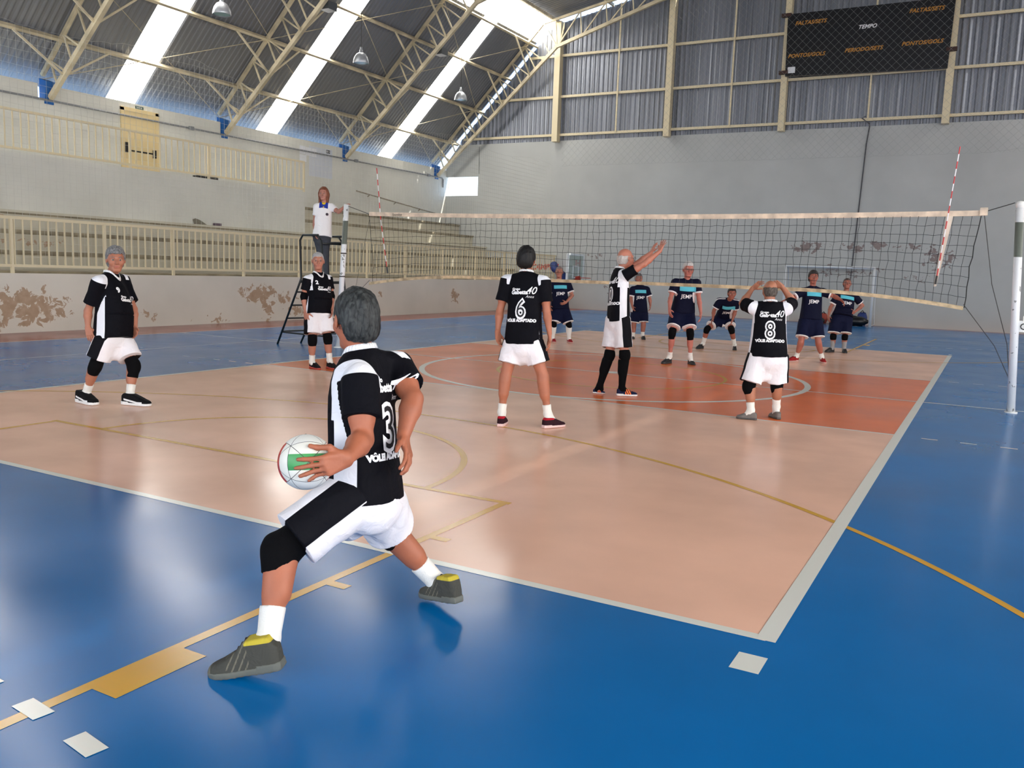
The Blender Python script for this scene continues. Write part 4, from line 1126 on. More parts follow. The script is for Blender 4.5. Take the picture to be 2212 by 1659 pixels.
    G = lambda name, F_, material, attrs=None, w_=None, parent=root: None
    # ---- head details
    R = np.array([hl, hf, hu_]); HW = lambda x, y, z: hc+hl*x*hs+hf*y*hs+hu_*z*hs
    m = MB(); mi = MB()
    for q in (-1, 1):
        e = HW(q*.031, .0765, .003)
        m = MB(); m.lathe(Vector(e-hf*.011*hs), [(.001, -.0), (.008*hs, .003*hs), (.0118*hs, .011*hs), (.008*hs, .0195*hs), (.0045*hs, .0215*hs)], 12, 0, tuple(hf))
        m.lathe(Vector(e-hf*.011*hs), [(.0058*hs, .0206*hs), (.0045*hs, .0220*hs), (.0005, .0228*hs)], 12, 1, tuple(hf))
        eo = m.build('eye', [mat('eye_white', (150, 138, 130), .4), mat('iris_dark', (40, 26, 20), .3)], None, True, loc=Vector(base)); eo.location = (0, 0, 0); eo.parent = root
    kind, hcol = hair[0], hair[1]; hc2 = hair[2] if len(hair) > 2 else None
    hm = hair_mat('hair_%d_%d_%d' % hcol, hcol, hc2)
    if kind != 'long' and kind != 'none' or kind == 'long':
        m = MB()
        for q in (-1, 1): m.tube([tuple(HW(q*.016, .087, .024)), tuple(HW(q*.032, .0885, .029)), tuple(HW(q*.047, .077, .022))], [.003*hs, .0042*hs, .0025*hs], 6)
        for q_ in ('eyebrow',): bo = m.build(q_, hm, None, True, loc=Vector(base)); bo.location = (0, 0, 0); bo.parent = root
    if kind != 'none':
        Fh = Field(hc-.2*hs, hc+.18*hs, min(h, .0075))
        t_ = {'short': .013, 'full': .02, 'ring': .007, 'crop': .006, 'long': .02}[kind]
        Fh.ell(HW(0, -.016, .026), R, ((.075+t_*.7)*hs, (.092+t_)*hs, (.09+t_)*hs), .01)
        Fh.ell(HW(0, -.05, -.03), R, ((.062+t_*.8)*hs, (.05+t_)*hs, (.065)*hs), .03)
        if kind == 'long':
            for q in (-1, 1): Fh.cone(HW(q*.07, -.01, .0), HW(q*.068, .005, -.15), .03*hs, .022*hs, .04)
            Fh.cone(HW(-.04, -.06, -.02), HW(-.04, -.06, -.15), .05*hs, .035*hs, .04); Fh.cone(HW(.04, -.06, -.02), HW(.04, -.06, -.15), .05*hs, .035*hs, .04)
        # cut the face, the ears and the nape free
        def cutf(P):
            q = [P[i]-hc[i] for i in range(3)]
            x = (q[0]*hl[0]+q[1]*hl[1]+q[2]*hl[2])/hs; y = (q[0]*hf[0]+q[1]*hf[1]+q[2]*hf[2])/hs; z = (q[0]*hu_[0]+q[1]*hu_[1]+q[2]*hu_[2])/hs
            wob = .003*np.sin(x*160)+.002*np.sin(x*310+1)
            if kind == 'ring':
                return -np.maximum(np.maximum(y-.02, z-.03+wob), -.072-z+0*y)
            hairline = .072 if kind != 'crop' else .085
            front = y-np.where(z > .058+wob, .2, .012+np.clip(z, 0, 1)*.55+.0*y)       # in front of the ears nothing below the fringe
            if kind == 'long': front = y-np.where(z > hairline+wob, .2, .028+.25*np.clip(z, 0, 1)); return -np.maximum(front, -.17-z)
            low = (-.068-z+wob)*1.0-np.clip(-.03-y, 0, 1)*.35
            side = np.minimum(-.012-z+wob, y+.045)                                     # short over the ears
            return -np.maximum(np.maximum(front, low), side)
        def inter(P): return cutf(P)
        sl, P = Fh.grid(Fh.lo, Fh.lo+Fh.n*Fh.h)
        Fh.F[sl] = np.maximum(Fh.F[sl], -cutf(P))
        Vh, Fch = Fh.surface()
        if len(Vh):
            N = vnormals(Vh, Fch); Vh = Vh+N*(wrinkle(Vh, hu_, .0035*hs, 5, 150)[:, None])
            make_mesh('hair', Vh, Fch, hm, root, base)
    if glasses:
        m = MB()
        for q in (-1, 1):
            c_ = HW(q*.033, .108, .0); m.tube([tuple(c_+hl*.024*math.cos(a)*hs+hu_*.017*math.sin(a)*hs) for a in np.linspace(0, 2*math.pi, 15)], .0016*hs, 4, cap=False)
            m.tube([tuple(HW(q*.057, .106, .004)), tuple(HW(q*.083, .0, .006))], .0016*hs, 4)
        m.tube([tuple(HW(-.01, .11, .003)), tuple(HW(.01, .11, .003))], .0016*hs, 4)
        g_ = m.build('glasses', mat('glasses_metal', (90, 84, 80), .3), None, loc=Vector(base)); g_.location = (0, 0, 0); g_.parent = root
    T = TEAM[team]
    # ---- shirt
    F = Field(lo, hi, h); bw, bd = trunk
    dn = -upv if lean is None else nrm(np.asarray(lean, float))
    st = [(pel+dn*shirt_ext+fwd*.004, .208*B*bw, .15*B*bd+belly*.35), (pel+upv*max(.06, .07-shirt_ext), .2*B*bw, .142*B*bd+belly*.45), (W(0, belly*.45, L*.38), .184*B*bw, .13*B*bd+belly*.75),
          (W(0, belly*.12, L*.7), .176*B*bw, .122*B*bd+belly*.2), (W(0, -.005, L*.88), .162*B*bw, .098*B), (W(0, -.012, L*1.0), .09*B, .068)]
    F.tube(st, lat, fwd, .02)
    for q, sgn in (('L', 1), ('R', -1)):
        S_, E_ = p['sh'+q], p['el'+q]
        F.cone(neck-upv*.028, S_, .056, .062*sleeve_r, .03)
        e = S_+(E_-S_)*sleeve; F.cone(S_+(S_-E_)*.05, e, .062*sleeve_r*armr, .070*sleeve_r*armr, .03, flat=True)
        F.cone(S_, S_+(E_-S_)*.2, .06*sleeve_r, .06*sleeve_r, .03)
    F.cone(neck-upv*.03, neck+upv*.08+(hc-neck)*.1, .047, .05, .012, 's')
    V, Fc = F.surface(); N = vnormals(V, Fc)
    hcut = (V-pel)@upv
    V = V+N*(wrinkle(V, upv, .0052, 3+len(label))*np.clip(1-hcut/L*.55, .25, 1))[:, None]
    x = (V-pel)@lat; y = (V-pel)@fwd; z = (V-pel)@upv
    sl_ = np.full(len(V), -1.0); sa = np.full(len(V), -1.0)
    for q in 'LR':
        S_, E_ = p['sh'+q], p['el'+q]; d_ = nrm(E_-S_); t = (V-S_)@d_; rad = np.linalg.norm(V-S_-t[:, None]*d_, axis=1)
        near = (rad < .1*sleeve_r*armr) & (t > -.04); tt = np.where(near, t, -1); sa = np.maximum(sa, tt); sl_ = np.maximum(sl_, np.where(near, t-np.linalg.norm(E_-S_)*sleeve, -1))
    a_ = {}
    if team == 'club':
        xs_ = np.abs((p['shL']-p['shR'])@lat)/2; panel = .05-np.abs(y+.004)
        zc = (sh-pel)@upv-.05; e_ = np.sqrt((y/.078)**2+((z-zc)/.095)**2)
        edge = xs_-.052+.03*np.clip((zc+.08-z)/.12, 0, 1)
        band = np.minimum(np.minimum(np.abs(x)-edge, z-(zc-.13)), .2-np.abs(y))
        pt = np.maximum(np.where(z < zc-.04, panel, -1), band); pt = np.where(np.abs(x) < .1*B, -1, pt)
        pt = np.where(sa > -.039, np.minimum(pt, np.where(sa > .03, -.05, np.maximum(xs_-.012-np.abs(x), -.022-sa))), pt)
        a_['pat'] = pt; a_['pat2'] = -np.ones(len(V))
    elif team == 'navy':
        cuff = sl_+.026; stripe = np.minimum(np.minimum(.012-np.abs(y+.01), z-L*.86), np.abs(x)-.075)
        a_['pat'] = np.maximum(np.where(sl_ > -.9, cuff, -1), stripe)
        a_['pat2'] = np.minimum(np.minimum(.04-np.abs(z-L*.77), .136*B-np.abs(x-.01)), y-.03)
    else:
        blue = np.where(sa > -.04, .022-np.abs(y+.01), -1); yoke = np.minimum(.022-np.abs(y+.01), z-L*.82)
        a_['pat'] = np.maximum(np.maximum(blue, yoke), np.minimum(.062-np.abs(np.abs(x)-.02), np.minimum(z-L*.86+np.abs(x)*.2, y-.0)))
        a_['pat2'] = np.minimum(np.minimum(.014-np.abs(x)+(z-L*.9)*.3, z-L*.76), y-.03)
    shirt = make_mesh('shirt', V, Fc, cloth_mat(*T['shirt']), root, base, a_)
    # collar
    if team != 'navy':
        m = MB(); cc = neck+upv*.026; pts = []
        cup = nrm(upv*1.0+(hc-neck)*1.5)
        for a in np.linspace(0, 2*math.pi, 29)[:-1]:
            fx, fy = math.cos(a), math.sin(a); vdrop = .07*max(0, fy)**4 if team == 'club' else .06*max(0, fy)**3
            pts.append(cc+lat*fx*.07*B+fwd*(fy*(.062 if fy < 0 else .062))*B-upv*(.018*(fy+1)*.5+vdrop-.012)+fwd*(vdrop*.35))
        K = len(pts); r_ = .006
        for i in range(K):
            a, b_ = pts[i], pts[(i+1) % K]; ia, ib = a+(a-cc)*.10-upv*.018, b_+(b_-cc)*.10-upv*.018
            for (P0, P1, P2, P3) in (((a), (b_), (ib), (ia)),):
                n0 = nrm(a-cc)*.008; n1 = nrm(b_-cc)*.008
                m.hexa([ia-n0*.2, ib-n1*.2, ib+n1, ia+n0, a+upv*.006-n0*.2, b_+upv*.006-n1*.2, b_+upv*.006+n1*.6, a+upv*.006+n0*.6])
        cl_ = m.build('collar', COLLAR if team == 'club' else mat('collar_blue', (38, 58, 150), .8), None, True, loc=Vector(base)); cl_.location = (0, 0, 0); cl_.parent = root
    # ---- shorts or trousers
    F = Field(lo, hi, h)
    F.tube([(pel-V3(0, 0, 1)*.07, .168*B, .118*B), (pel+upv*.03, .165*B, .12*B), (pel+upv*.1, .155*B, .11*B)], hlat, hfwd, .02)
    F.ell(pel-V3(0, 0, .05)-hfwd*.035, np.array([hlat, hfwd, V3(0, 0, 1)]), (.15*B, .115*B, .12), .04)
    for q in 'LR':
        Hp, K_, A_ = p['hip'+q], p['kn'+q], p['an'+q]
        if trousers:
            F.cone(Hp, K_, .092, .062, .04); F.cone(K_, A_, .062, .05, .03)
        else:
            e = Hp+(K_-Hp)*shorts_len; F.cone(Hp-(K_-Hp)*.0, e, .106*B*legr, .12*B*legr, .03, flat=True); F.cone(Hp, Hp+(K_-Hp)*.3, .1*B, .1*B, .05); F.cone(pel-V3(0, 0, .02), pel+((p['knL']+p['knR'])/2-pel)*shorts_len*.72, .1, .07, .04)
    V, Fc = F.surface(); N = vnormals(V, Fc); dq = {}
    best = np.full(len(V), 9.0); pat = np.full(len(V), -1.0); he = np.full(len(V), -1.0)
    for q, sgn in (('L', 1), ('R', -1)):
        Hp, K_ = p['hip'+q], p['kn'+q]; d_ = nrm(K_-Hp); Lt = np.linalg.norm(K_-Hp); t = (V-Hp)@d_; v = V-Hp-t[:, None]*d_
        rad = np.linalg.norm(v, axis=1); o_ = hlat*sgn; o_ = nrm(o_-d_*np.dot(o_, d_)); f_ = np.cross(o_, d_)
        s1 = .068-np.abs(v@f_); out = np.minimum(s1, (v@o_)*1.0-.02)
        use = rad < best; pat = np.where(use, out, pat); he = np.where(use, t-Lt*shorts_len, he); best = np.minimum(best, rad)
    V = V+N*(wrinkle(V, V3(0, 0, 1),   .0065 if not trousers else .004, 11+len(label), 40)*np.clip(.3+(pel[2]-V[:, 2])*3, .3, 1.1))[:, None]
    if team == 'navy': pat = he+.017
    if team == 'ref': pat = -np.ones(len(V))
    make_mesh('trousers' if trousers else 'shorts', V, Fc, cloth_mat(*T['shorts']), root, base, {'pat': pat})
    # ---- knee pads, socks, shoes, elbow sleeves
    for q in 'LR':
        Hp, K_, A_ = p['hip'+q], p['kn'+q], p['an'+q]
        foot = nrm(p['toe'+q]-p['heel'+q]); sd = nrm(A_-K_); td = nrm(K_-Hp)
        pd = (pads or {}).get(q)
        if pd:
            F = Field(K_-.26, K_+.26, min(h, .007)); a = K_-td*pd[0]; b_ = K_+sd*pd[1]
            F.cone(a, K_, .066*legr, .063*legr, .01, flat=True); F.cone(K_, b_, .062*legr, .058*legr, .01, flat=True); F.cone(K_-td*.03, K_+sd*.03, .0655*legr, .0655*legr, .02)
            fk = nrm(foot-sd*np.dot(foot, sd)); F.ell(K_+fk*.03, np.array([nrm(np.cross(fk, V3(0, 0, 1))), fk, nrm(V3(0, 0, 1)-fk*fk[2])]), (.05, .046*legr, .07), .02)
            Vv, Ff = F.surface(); Nn = vnormals(Vv, Ff); Vv = Vv+Nn*wrinkle(Vv, V3(0, 0, .1), .0018, 4, 60)[:, None]
            make_mesh('knee_pad', Vv, Ff, KNIT, root, base)
        if socks and not trousers:
            sk_ = socks if not isinstance(socks, dict) else socks[q]
            Ls = np.linalg.norm(A_-K_); F = Field(np.minimum(A_, A_-sd*sk_)-.12, np.maximum(A_, A_-sd*sk_)+.12, min(h, .007))
            top = A_-sd*sk_; f = min(1, sk_/Ls); rt = (.034+(.053-.034)*f)*legr+.007+(.008 if sk_ > .2 else 0)
            F.cone(top, A_+sd*.01, rt, .041*legr, .01, flat=True); F.cone(A_, A_+sd*.015+foot*.01, .038, .034, .01); F.cone(A_, p['heel'+q]+foot*.11+V3(0, 0, .055), .036, .03, .02); F.cone(A_, p['heel'+q]+foot*.055+V3(0, 0, .055), .035, .03, .02); F.cone(A_, p['toe'+q]-foot*.12+V3(0, 0, .045), .035, .026, .02)
            if sk_ > .2:
                bk = -nrm(foot-sd*np.dot(foot, sd)); F.cone(K_+(A_-K_)*.2+bk*.012, K_+(A_-K_)*.48+bk*.014, .056*legr, .052*legr, .04)
            Vv, Ff = F.surface(); make_mesh('sock', Vv, Ff, sockc or SOCKW, root, base)
        sp_ = shoes or {}
        shoe(root, base, p['heel'+q], p['toe'+q], min(h, .0065), sp_.get('upper', mat('shoe_black', (22, 22, 24), .6)), sp_.get('sole', mat('sole_dark', (40, 40, 40), .6)), sp_.get('lining'), pat=sp_.get('pat'), top=sp_.get('top', .108))
        if elbow and q in elbow:
            S_, E_, W_ = p['sh'+q], p['el'+q], p['wr'+q]; F = Field(E_-.15, E_+.15, min(h, .007))
            F.cone(E_-nrm(E_-S_)*.07, E_, .05, .048, .01, flat=True); F.cone(E_, E_+nrm(W_-E_)*.06, .048, .046, .01, flat=True); F.cone(E_, E_, .049, .049, .02)
            Vv, Ff = F.surface(); make_mesh('elbow_sleeve', Vv, Ff, KNIT if elbow != 'Rw' else SOCKW, root, base)
    # ---- lettering
    if texts:
        me = shirt.data; dg = None
        bvh = BVHTree.FromPolygons([v.co for v in me.vertices], [tuple(q.vertices) for q in me.polygons])
        for (s, size, side, u, v, kw) in texts:
            kw = dict(kw); nm = kw.pop('name', 'lettering'); mt = kw.pop('mat', M_WPRINT); ry = kw.pop('rot', 0); of = kw.pop('off', .004)
            yaw = kw.pop('yaw', 0); f0 = fwd*side; Xr = np.cross(upv, f0)
            f1 = nrm(f0*math.cos(yaw)+Xr*math.sin(yaw))
            draped_text(root, base, bvh, s, size, pel+upv*L*.5, lat, upv, f1, u, v, mt, nm, rot=ry, off=of, **kw)
    return root, p, (pel, upv, lat, fwd, L), base

def club_texts(num, side, sc=1.0, du=0, num_on=True, yaw=0, chest=False):
    M_IN = mat('print_black', (12, 12, 18), .7)
    k = dict(yaw=yaw); T = []
    if not chest:
        T += [('Grupo', .035*sc, side, -.07*sc+du, .185, dict(bold=.0015, **k)), ('Gabetta', .058*sc, side, -.03*sc+du, .155, dict(bold=.003, **k)),
              ('40', .115*sc, side, .095*sc+du, .175, dict(shear=.35, sx=.85, bold=.0005, **k)), ('Anos', .04*sc, side, .085*sc+du, .112, dict(shear=.35, **k)),
              ('VÔLEI ADAPTADO', .044*sc, side, 0+du, -.125, dict(bold=.003, sx=.88, **k))]
        if num_on:
            T += [(num, .26, side, du-.005, 0-.01, dict(bold=.016, sx=.8, name='number', **k)), (num, .26, side, du-.005, -.01, dict(bold=-.002, sx=.8, name='number_inline', mat=M_IN, off=.0065, **k))]
    else:
        T += [('Grupo', .03*sc, side, -.05*sc+du, .095, dict(bold=.0015, **k)), ('Gabetta', .05*sc, side, -.02*sc+du, .065, dict(bold=.003, **k)),
              ('40', .1*sc, side, .09*sc+du, .085, dict(shear=.35, sx=.85, **k)), ('Anos', .03*sc, side, .085*sc+du, .03, dict(shear=.35, **k)), (num, .08*sc, side, -.095+du, .165, dict(bold=.004, name='number', **k))]
    return T
JT = [('JEMP', .1, 1, .0, .02, dict(bold=.001, sx=.95))]
UPZ = (0, 0, 1)
def SH(up, so, ln_=None, **k): return dict(upper=up, sole=so, lining=ln_, **k)

FAST = False
# ------------------------------------------------------------------ the players and the referee
def J_(**k): return k
WS = mat('sole_white', (222, 222, 220), .5)
PRINT = mat('print_black', (12, 12, 18), .7)
# thrower with the ball
BALL = at(661, 998, 3.26); BR = .105
U1 = cloth_mat('runner_olive', (70, 70, 64), (190, 172, 60), (110, 106, 92))
r_, p_, fr, b0 = person('grey-haired player number 3 in the foreground, seen from behind, winding up to throw the ball', 3.64, J_(
    head=(768, 692, -.02), neck=(778, 764, -.01), shL=(779, 826, -.2), shR=(856, 792, .14), elL=(783, 950, -.26), wrL=(748, 990, -.43), hdL=(690, 1012, -.5),
    elR=(892, 862, .02), wrR=(871, 944, -.06), hdR=(889, 1003, -.12), hipL=(764, 1070, -.08), hipR=(812, 1068, .1), knL=(606, 1190, -.22), knR=(842, 1148, .34),
    anL=(580, 1380, -.345), anR=(942, 1256, .42), heelL=(613, 1441, -.37), toeL=(455, 1461, -.34), heelR=(992, 1302, .30), toeR=(912, 1286, .48)),
    'club', h=.0055, skin=(172, 102, 73), hair=('short', (24, 26, 26), (64, 66, 64)), face=(-.55, .85, -.08), hs=1.1, build=.98, shorts_len=.80, shirt_ext=.012,
    pads={'L': (.10, .09), 'R': (.11, .05)}, socks=.12, shoes=SH(U1, mat('sole_olive', (92, 94, 86), .6), True, top=.135, pat=lambda t, b, z: np.maximum(np.minimum(.0035-np.abs(((t*.29+z*.6)*100 % 2.6)/100-.013), np.minimum(t-.38, .7-t)), t-.93)), sleeve=.62, armr=1.12, legr=1.06, feet='free',
    hands={'L': dict(n=world_dir(-.2, 1, 0), s=V3(0, 0, 1), curl=.25, spread=.22, ball=(BALL, BR), sc=1.05), 'R': dict(n=world_dir(-1, .3, 0), s=world_dir(.2, -1, .3), curl=.35, sc=.98, spread=.2)},
    texts=club_texts('3', -1, .84, -.012))
t = empty('volleyball', tuple(BALL), 'white, red and green striped volleyball in the hand of the foreground player', 'ball')
bmb = bpy.data.materials.new('ball_panels'); bmb.use_nodes = True; nt = bmb.node_tree; b = nt.nodes['Principled BSDF']; b.inputs['Roughness'].default_value = .4
tc = nt.nodes.new('ShaderNodeTexCoord'); sp = nt.nodes.new('ShaderNodeSeparateXYZ'); nt.links.new(tc.outputs['Object'], sp.inputs[0])
def absn(x): return math_node(nt, 'ABSOLUTE', x)
X_, Y_, Z_ = (absn(sp.outputs[i]) for i in range(3))
def gt(a, b_): return math_node(nt, 'GREATER_THAN', a, b_)
zx = math_node(nt, 'MULTIPLY', gt(Z_, X_), gt(Z_, Y_)); xy = math_node(nt, 'MULTIPLY', gt(X_, Y_), gt(X_, Z_))
c_ = mix_node(nt, zx, rgba((226, 226, 218)), rgba((186, 52, 36))); c_ = mix_node(nt, xy, c_, rgba((66, 150, 84)))
sm = [math_node(nt, 'LESS_THAN', absn(math_node(nt, 'SUBTRACT', a, b_)), .0016) for a, b_ in ((X_, Y_), (Y_, Z_), (X_, Z_))]
mid = math_node(nt, 'MAXIMUM', math_node(nt, 'MAXIMUM', math_node(nt, 'MULTIPLY', zx, math_node(nt, 'GREATER_THAN', X_, .03)), math_node(nt, 'MULTIPLY', xy, math_node(nt, 'GREATER_THAN', Y_, .03))), 0)
c_ = mix_node(nt, mid, c_, rgba((228, 226, 214)))
c_ = mix_node(nt, math_node(nt, 'MAXIMUM', math_node(nt, 'MAXIMUM', sm[0], sm[1]), sm[2]), c_, rgba((60, 60, 58)))
nt.links.new(c_, b.inputs['Base Color'])
m = MB(); m.lathe((0, 0, 0), [(max(.0005, BR*math.sin(a)), -BR*math.cos(a)) for a in np.linspace(0, math.pi, 33)], 48)
o = m.build('cover', bmb, None, True); o.parent = t; t.rotation_euler = Matrix([nrm(-CF+CR*.35+CU*.1), nrm(CU-CR*.1), nrm(np.cross(nrm(-CF+CR*.35), CU))]).transposed().to_euler()
MB().lathe((0, BR*.98, .0), [(.001, 0), (.003, .001), (.003, .003), (.001, .0035)], 8, axis=(0, 1, 0)).build('valve', M_BLACK, None).parent = t

# player walking at the left
PUM = cloth_mat('runner_black', (16, 16, 18), (16, 16, 18), (230, 230, 230))
swoosh = lambda t, b, z: np.minimum(.008-np.abs(z-.03-(.62-t)*.05*(t < .62)), np.minimum(t-.12, .8-t))
person('grey-haired player walking at the far left in black jersey and white shorts', 9.24, J_(
    head=(250, 561, -.02), neck=(240.5, 592, 0), shR=(213, 611, -.2), shL=(265, 607, .2), elR=(190, 672, -.14), wrR=(190, 708, -.16), hdR=(197, 737, -.2),
    elL=(289, 668, .16), wrL=(292, 707, .1), hdL=(294, 730, .06), hipR=(228, 735, -.11), hipL=(262, 733, .11), knR=(206, 790, -.1), knL=(289, 790, .05),
    anR=(187, 848, .02), anL=(281, 852, .02), heelR=(169, 866, .1), toeR=(208, 876, -.1), heelL=(266, 872, .03), toeL=(325, 871, -.05)),
    'club', h=.0065, skin=(172, 112, 87), hair=('full', (92, 92, 92), (140, 138, 136)), face=(.5, -.86, -.05), hs=1.14, build=1.03, belly=.05, shorts_len=.72, shirt_ext=.0,
    pads={'L': (.09, .13), 'R': (.12, .1)}, socks=.11, shoes=SH(PUM, WS, None, pat=swoosh), sleeve=.75, sleeve_r=1.12, trunk=(1.02, 1.05),
    texts=club_texts('9', 1, .95, .01, chest=True, yaw=.0))
# number 2 below the referee
person('grey-haired player number 2 standing below the referee with black elbow sleeves', 13.03, J_(
    head=(687, 564, -.02), neck=(688, 591, 0), shR=(664, 605, -.12), shL=(709, 603, .12), elR=(656, 641, -.1), wrR=(660, 674, -.14), hdR=(664, 699, -.18),
    elL=(716, 640, .1), wrL=(717, 668, 0), hdL=(717, 688, -.05), hipR=(675, 681, -.05), hipL=(700, 681, .05), knR=(675, 734, -.1), knL=(708, 731, 0),
    anR=(674, 782, -.02), anL=(712, 778, .05), heelR=(671, 794, .06), toeR=(690, 801, -.14), heelL=(708, 791, .1), toeL=(728, 794, -.1)),
    'club', h=.0075, skin=(176, 117, 95), hair=('crop', (150, 148, 146), (180, 178, 176)), face=(.25, -.95, 0), hs=1.12, build=1.05, belly=.05, shorts_len=.76, shirt_ext=-.01,
    pads={'L': (.07, .09), 'R': (.07, .09)}, socks=.11, shoes=SH(cloth_mat('runner_dark_red', (24, 20, 22), (24, 20, 22), (170, 50, 44)), mat('sole_red', (176, 70, 60), .6)), elbow='LR', sleeve=.6,
    texts=club_texts('2', 1, .95, .0, chest=True))
# referee on the ladder
person('woman referee with long reddish hair in a white polo standing on the ladder', 16.45, J_(
    head=(699, 419, -.02), neck=(700, 440, 0), shR=(685, 447, -.02), shL=(716, 447, .02), elR=(679.5, 479, -.03), wrR=(680, 503, -.06), hdR=(682, 517, -.08),
    elL=(731, 458, -.06), wrL=(743.5, 447, -.1), hdL=(752, 438, -.06), hipR=(687, 512, 0), hipL=(704, 512, .02), knR=(693, 552, -.02), knL=(703, 552, .02),
    anR=(696, 593, .03), anL=(705, 593, .03), heelR=(697, 603, .1), toeR=(693, 605, -.14), heelL=(706, 603, .12), toeL=(705, 605, -.12)),
    'ref', h=.008, skin=(182, 127, 108), hair=('long', (104, 60, 42), (136, 84, 58)), face=(-.05, -1, 0), build=.9, trousers=True, shirt_ext=.0, feet='free', armr=.9, hs=1.05, sleeve=.6,
    shoes=SH(mat('shoe_black', (22, 22, 24), .6), mat('sole_dark', (40, 40, 40), .6)), trunk=(1.0, .95),
    hands={'L': dict(n=V3(0, 0, -1), s=world_dir(0, -1, 0), curl=.5)}, texts=[('✶', .045, 1, .075, .105, dict(mat=mat('badge', (60, 50, 60), .7), name='badge', bold=.01))] )
# number 6
S6 = cloth_mat('runner_red_black', (44, 20, 28), (170, 30, 44), (180, 34, 48))
person('player number 6 with dark hair standing with his back to the camera', 8.76, J_(
    head=(1137, 561, 0), neck=(1137, 592, 0), shL=(1096, 608, .06), shR=(1174, 611, -.06), elL=(1080, 672, .08), wrL=(1075, 716, .04), hdL=(1077, 752, -.0),
    elR=(1181, 674, -.06), wrR=(1187, 720, -.08), hdR=(1190, 756, -.1), hipL=(1110, 742, .03), hipR=(1151, 742, -.03), knL=(1092, 812, .03), knR=(1173, 813, -.03),
    anL=(1084, 890, .05), anR=(1183, 893, .0), heelL=(1080, 924, -.06), toeL=(1090, 909, .2), heelR=(1173, 925, -.06), toeR=(1219, 918, .1)),
    'club', h=.0065, skin=(171, 106, 79), hair=('full', (10, 9, 9), (24, 22, 21)), face=(.22, 1, -.02), build=.97, shorts_len=.60, shirt_ext=.0, socks=.09, sleeve=.66, sleeve_r=1.1,
    shoes=SH(S6, mat('sole_pink', (222, 190, 186), .6), True), texts=club_texts('6', -1, .93), trunk=(1.0, 1.0))
# tall bald player with his arms up
S9 = cloth_mat('runner_navy_orange', (24, 30, 58), (24, 30, 58), (236, 120, 56))
person('bald player with glasses reaching both arms up towards the net', 11.24, J_(
    head=(1352, 558, 0), neck=(1339, 583, 0), shR=(1352, 594, -.15), shL=(1332, 593, .15), elR=(1392, 570, -.24), wrR=(1425, 543, -.22), hdR=(1434, 519, -.22),
    elL=(1382, 566, .14), wrL=(1406, 546, .1), hdL=(1415, 527, .08), hipR=(1344, 690, -.08), hipL=(1326, 690, .09), knR=(1349, 768, -.08), knL=(1316, 768, .08),
    anR=(1343, 838, -.04), anL=(1296, 832, .12), heelR=(1332, 857, -.02), toeR=(1376, 858, .0), heelL=(1281, 847, .14), toeL=(1307, 851, .12)),
    'club', h=.007, skin=(182, 117, 95), hair=('ring', (170, 160, 152), (196, 190, 184)), face=(.9, .4, .02), build=.95, shorts_len=.78, shirt_ext=.03, glasses=True,
    pads={'L': (.07, .1), 'R': (.07, .1)}, socks=.36, sockc=KNIT, shoes=SH(S9, WS, None, pat=lambda t, b, z: np.minimum(.012-np.abs(((t*.29+z*.5)*100 % 3.2)/100-.008), np.minimum(t-.38, .68-t))), sleeve=.52,
    hands={'L': dict(n=world_dir(1, .2, .3), s=world_dir(-.2, -1, 0), curl=.12, spread=.2), 'R': dict(n=world_dir(.9, .6, .2), s=world_dir(-.3, .8, .2), curl=.1, spread=.25)},
    texts=[('0', .26, -1, .02, -.01, dict(bold=.016, sx=.8, name='number')), ('0', .26, -1, .02, -.01, dict(bold=-.002, sx=.8, name='number_inline', mat=PRINT, off=.0065)), ('VÔLEI ADAPTADO', .047, -1, .0, -.125, dict(bold=.003, sx=.88)),
           ('Gabetta', .058, -1, -.0, .155, dict(bold=.003)), ('40', .115, -1, .095, .175, dict(shear=.35, sx=.85))])
# number 8
person('balding player number 8 with his back to the camera and both hands above his head', 9.68, J_(
    head=(1663, 628, 0), neck=(1663, 656, 0), shL=(1625, 664, .03), shR=(1700, 666, -.03), elL=(1604, 655, .18), wrL=(1625, 624, .2), hdL=(1642, 609, .16),
    elR=(1713, 652, .14), wrR=(1689, 619, .16), hdR=(1673, 608, .14), hipL=(1638, 770, .02), hipR=(1680, 770, -.02), knL=(1618, 834, .0), knR=(1678, 832, .08),
    anL=(1622, 886, .0), anR=(1677, 878, .14), heelL=(1634, 911, -.02), toeL=(1590, 905, .06), heelR=(1683, 903, .06), toeR=(1664, 896, .28)),
    'club', h=.007, skin=(171, 112, 85), hair=('ring', (60, 52, 46), (96, 88, 80)), face=(0, 1, -.1), build=1.04, belly=.02, shorts_len=.88, shirt_ext=.0,
    pads={'L': (.08, .09), 'R': (.08, .09)}, socks=.09, shoes=SH(mat('shoe_grey', (104, 98, 92), .6), mat('sole_grey', (70, 66, 64), .6)), sleeve=.72, sleeve_r=1.12, hs=.97,
    hands={'L': dict(n=world_dir(.3, -.9, -.3), s=world_dir(.2, 0, -1), curl=.2, spread=.15), 'R': dict(n=world_dir(-.3, -.9, -.3), s=world_dir(-.2, 0, -1), curl=.3)}, texts=club_texts('8', -1, .95))
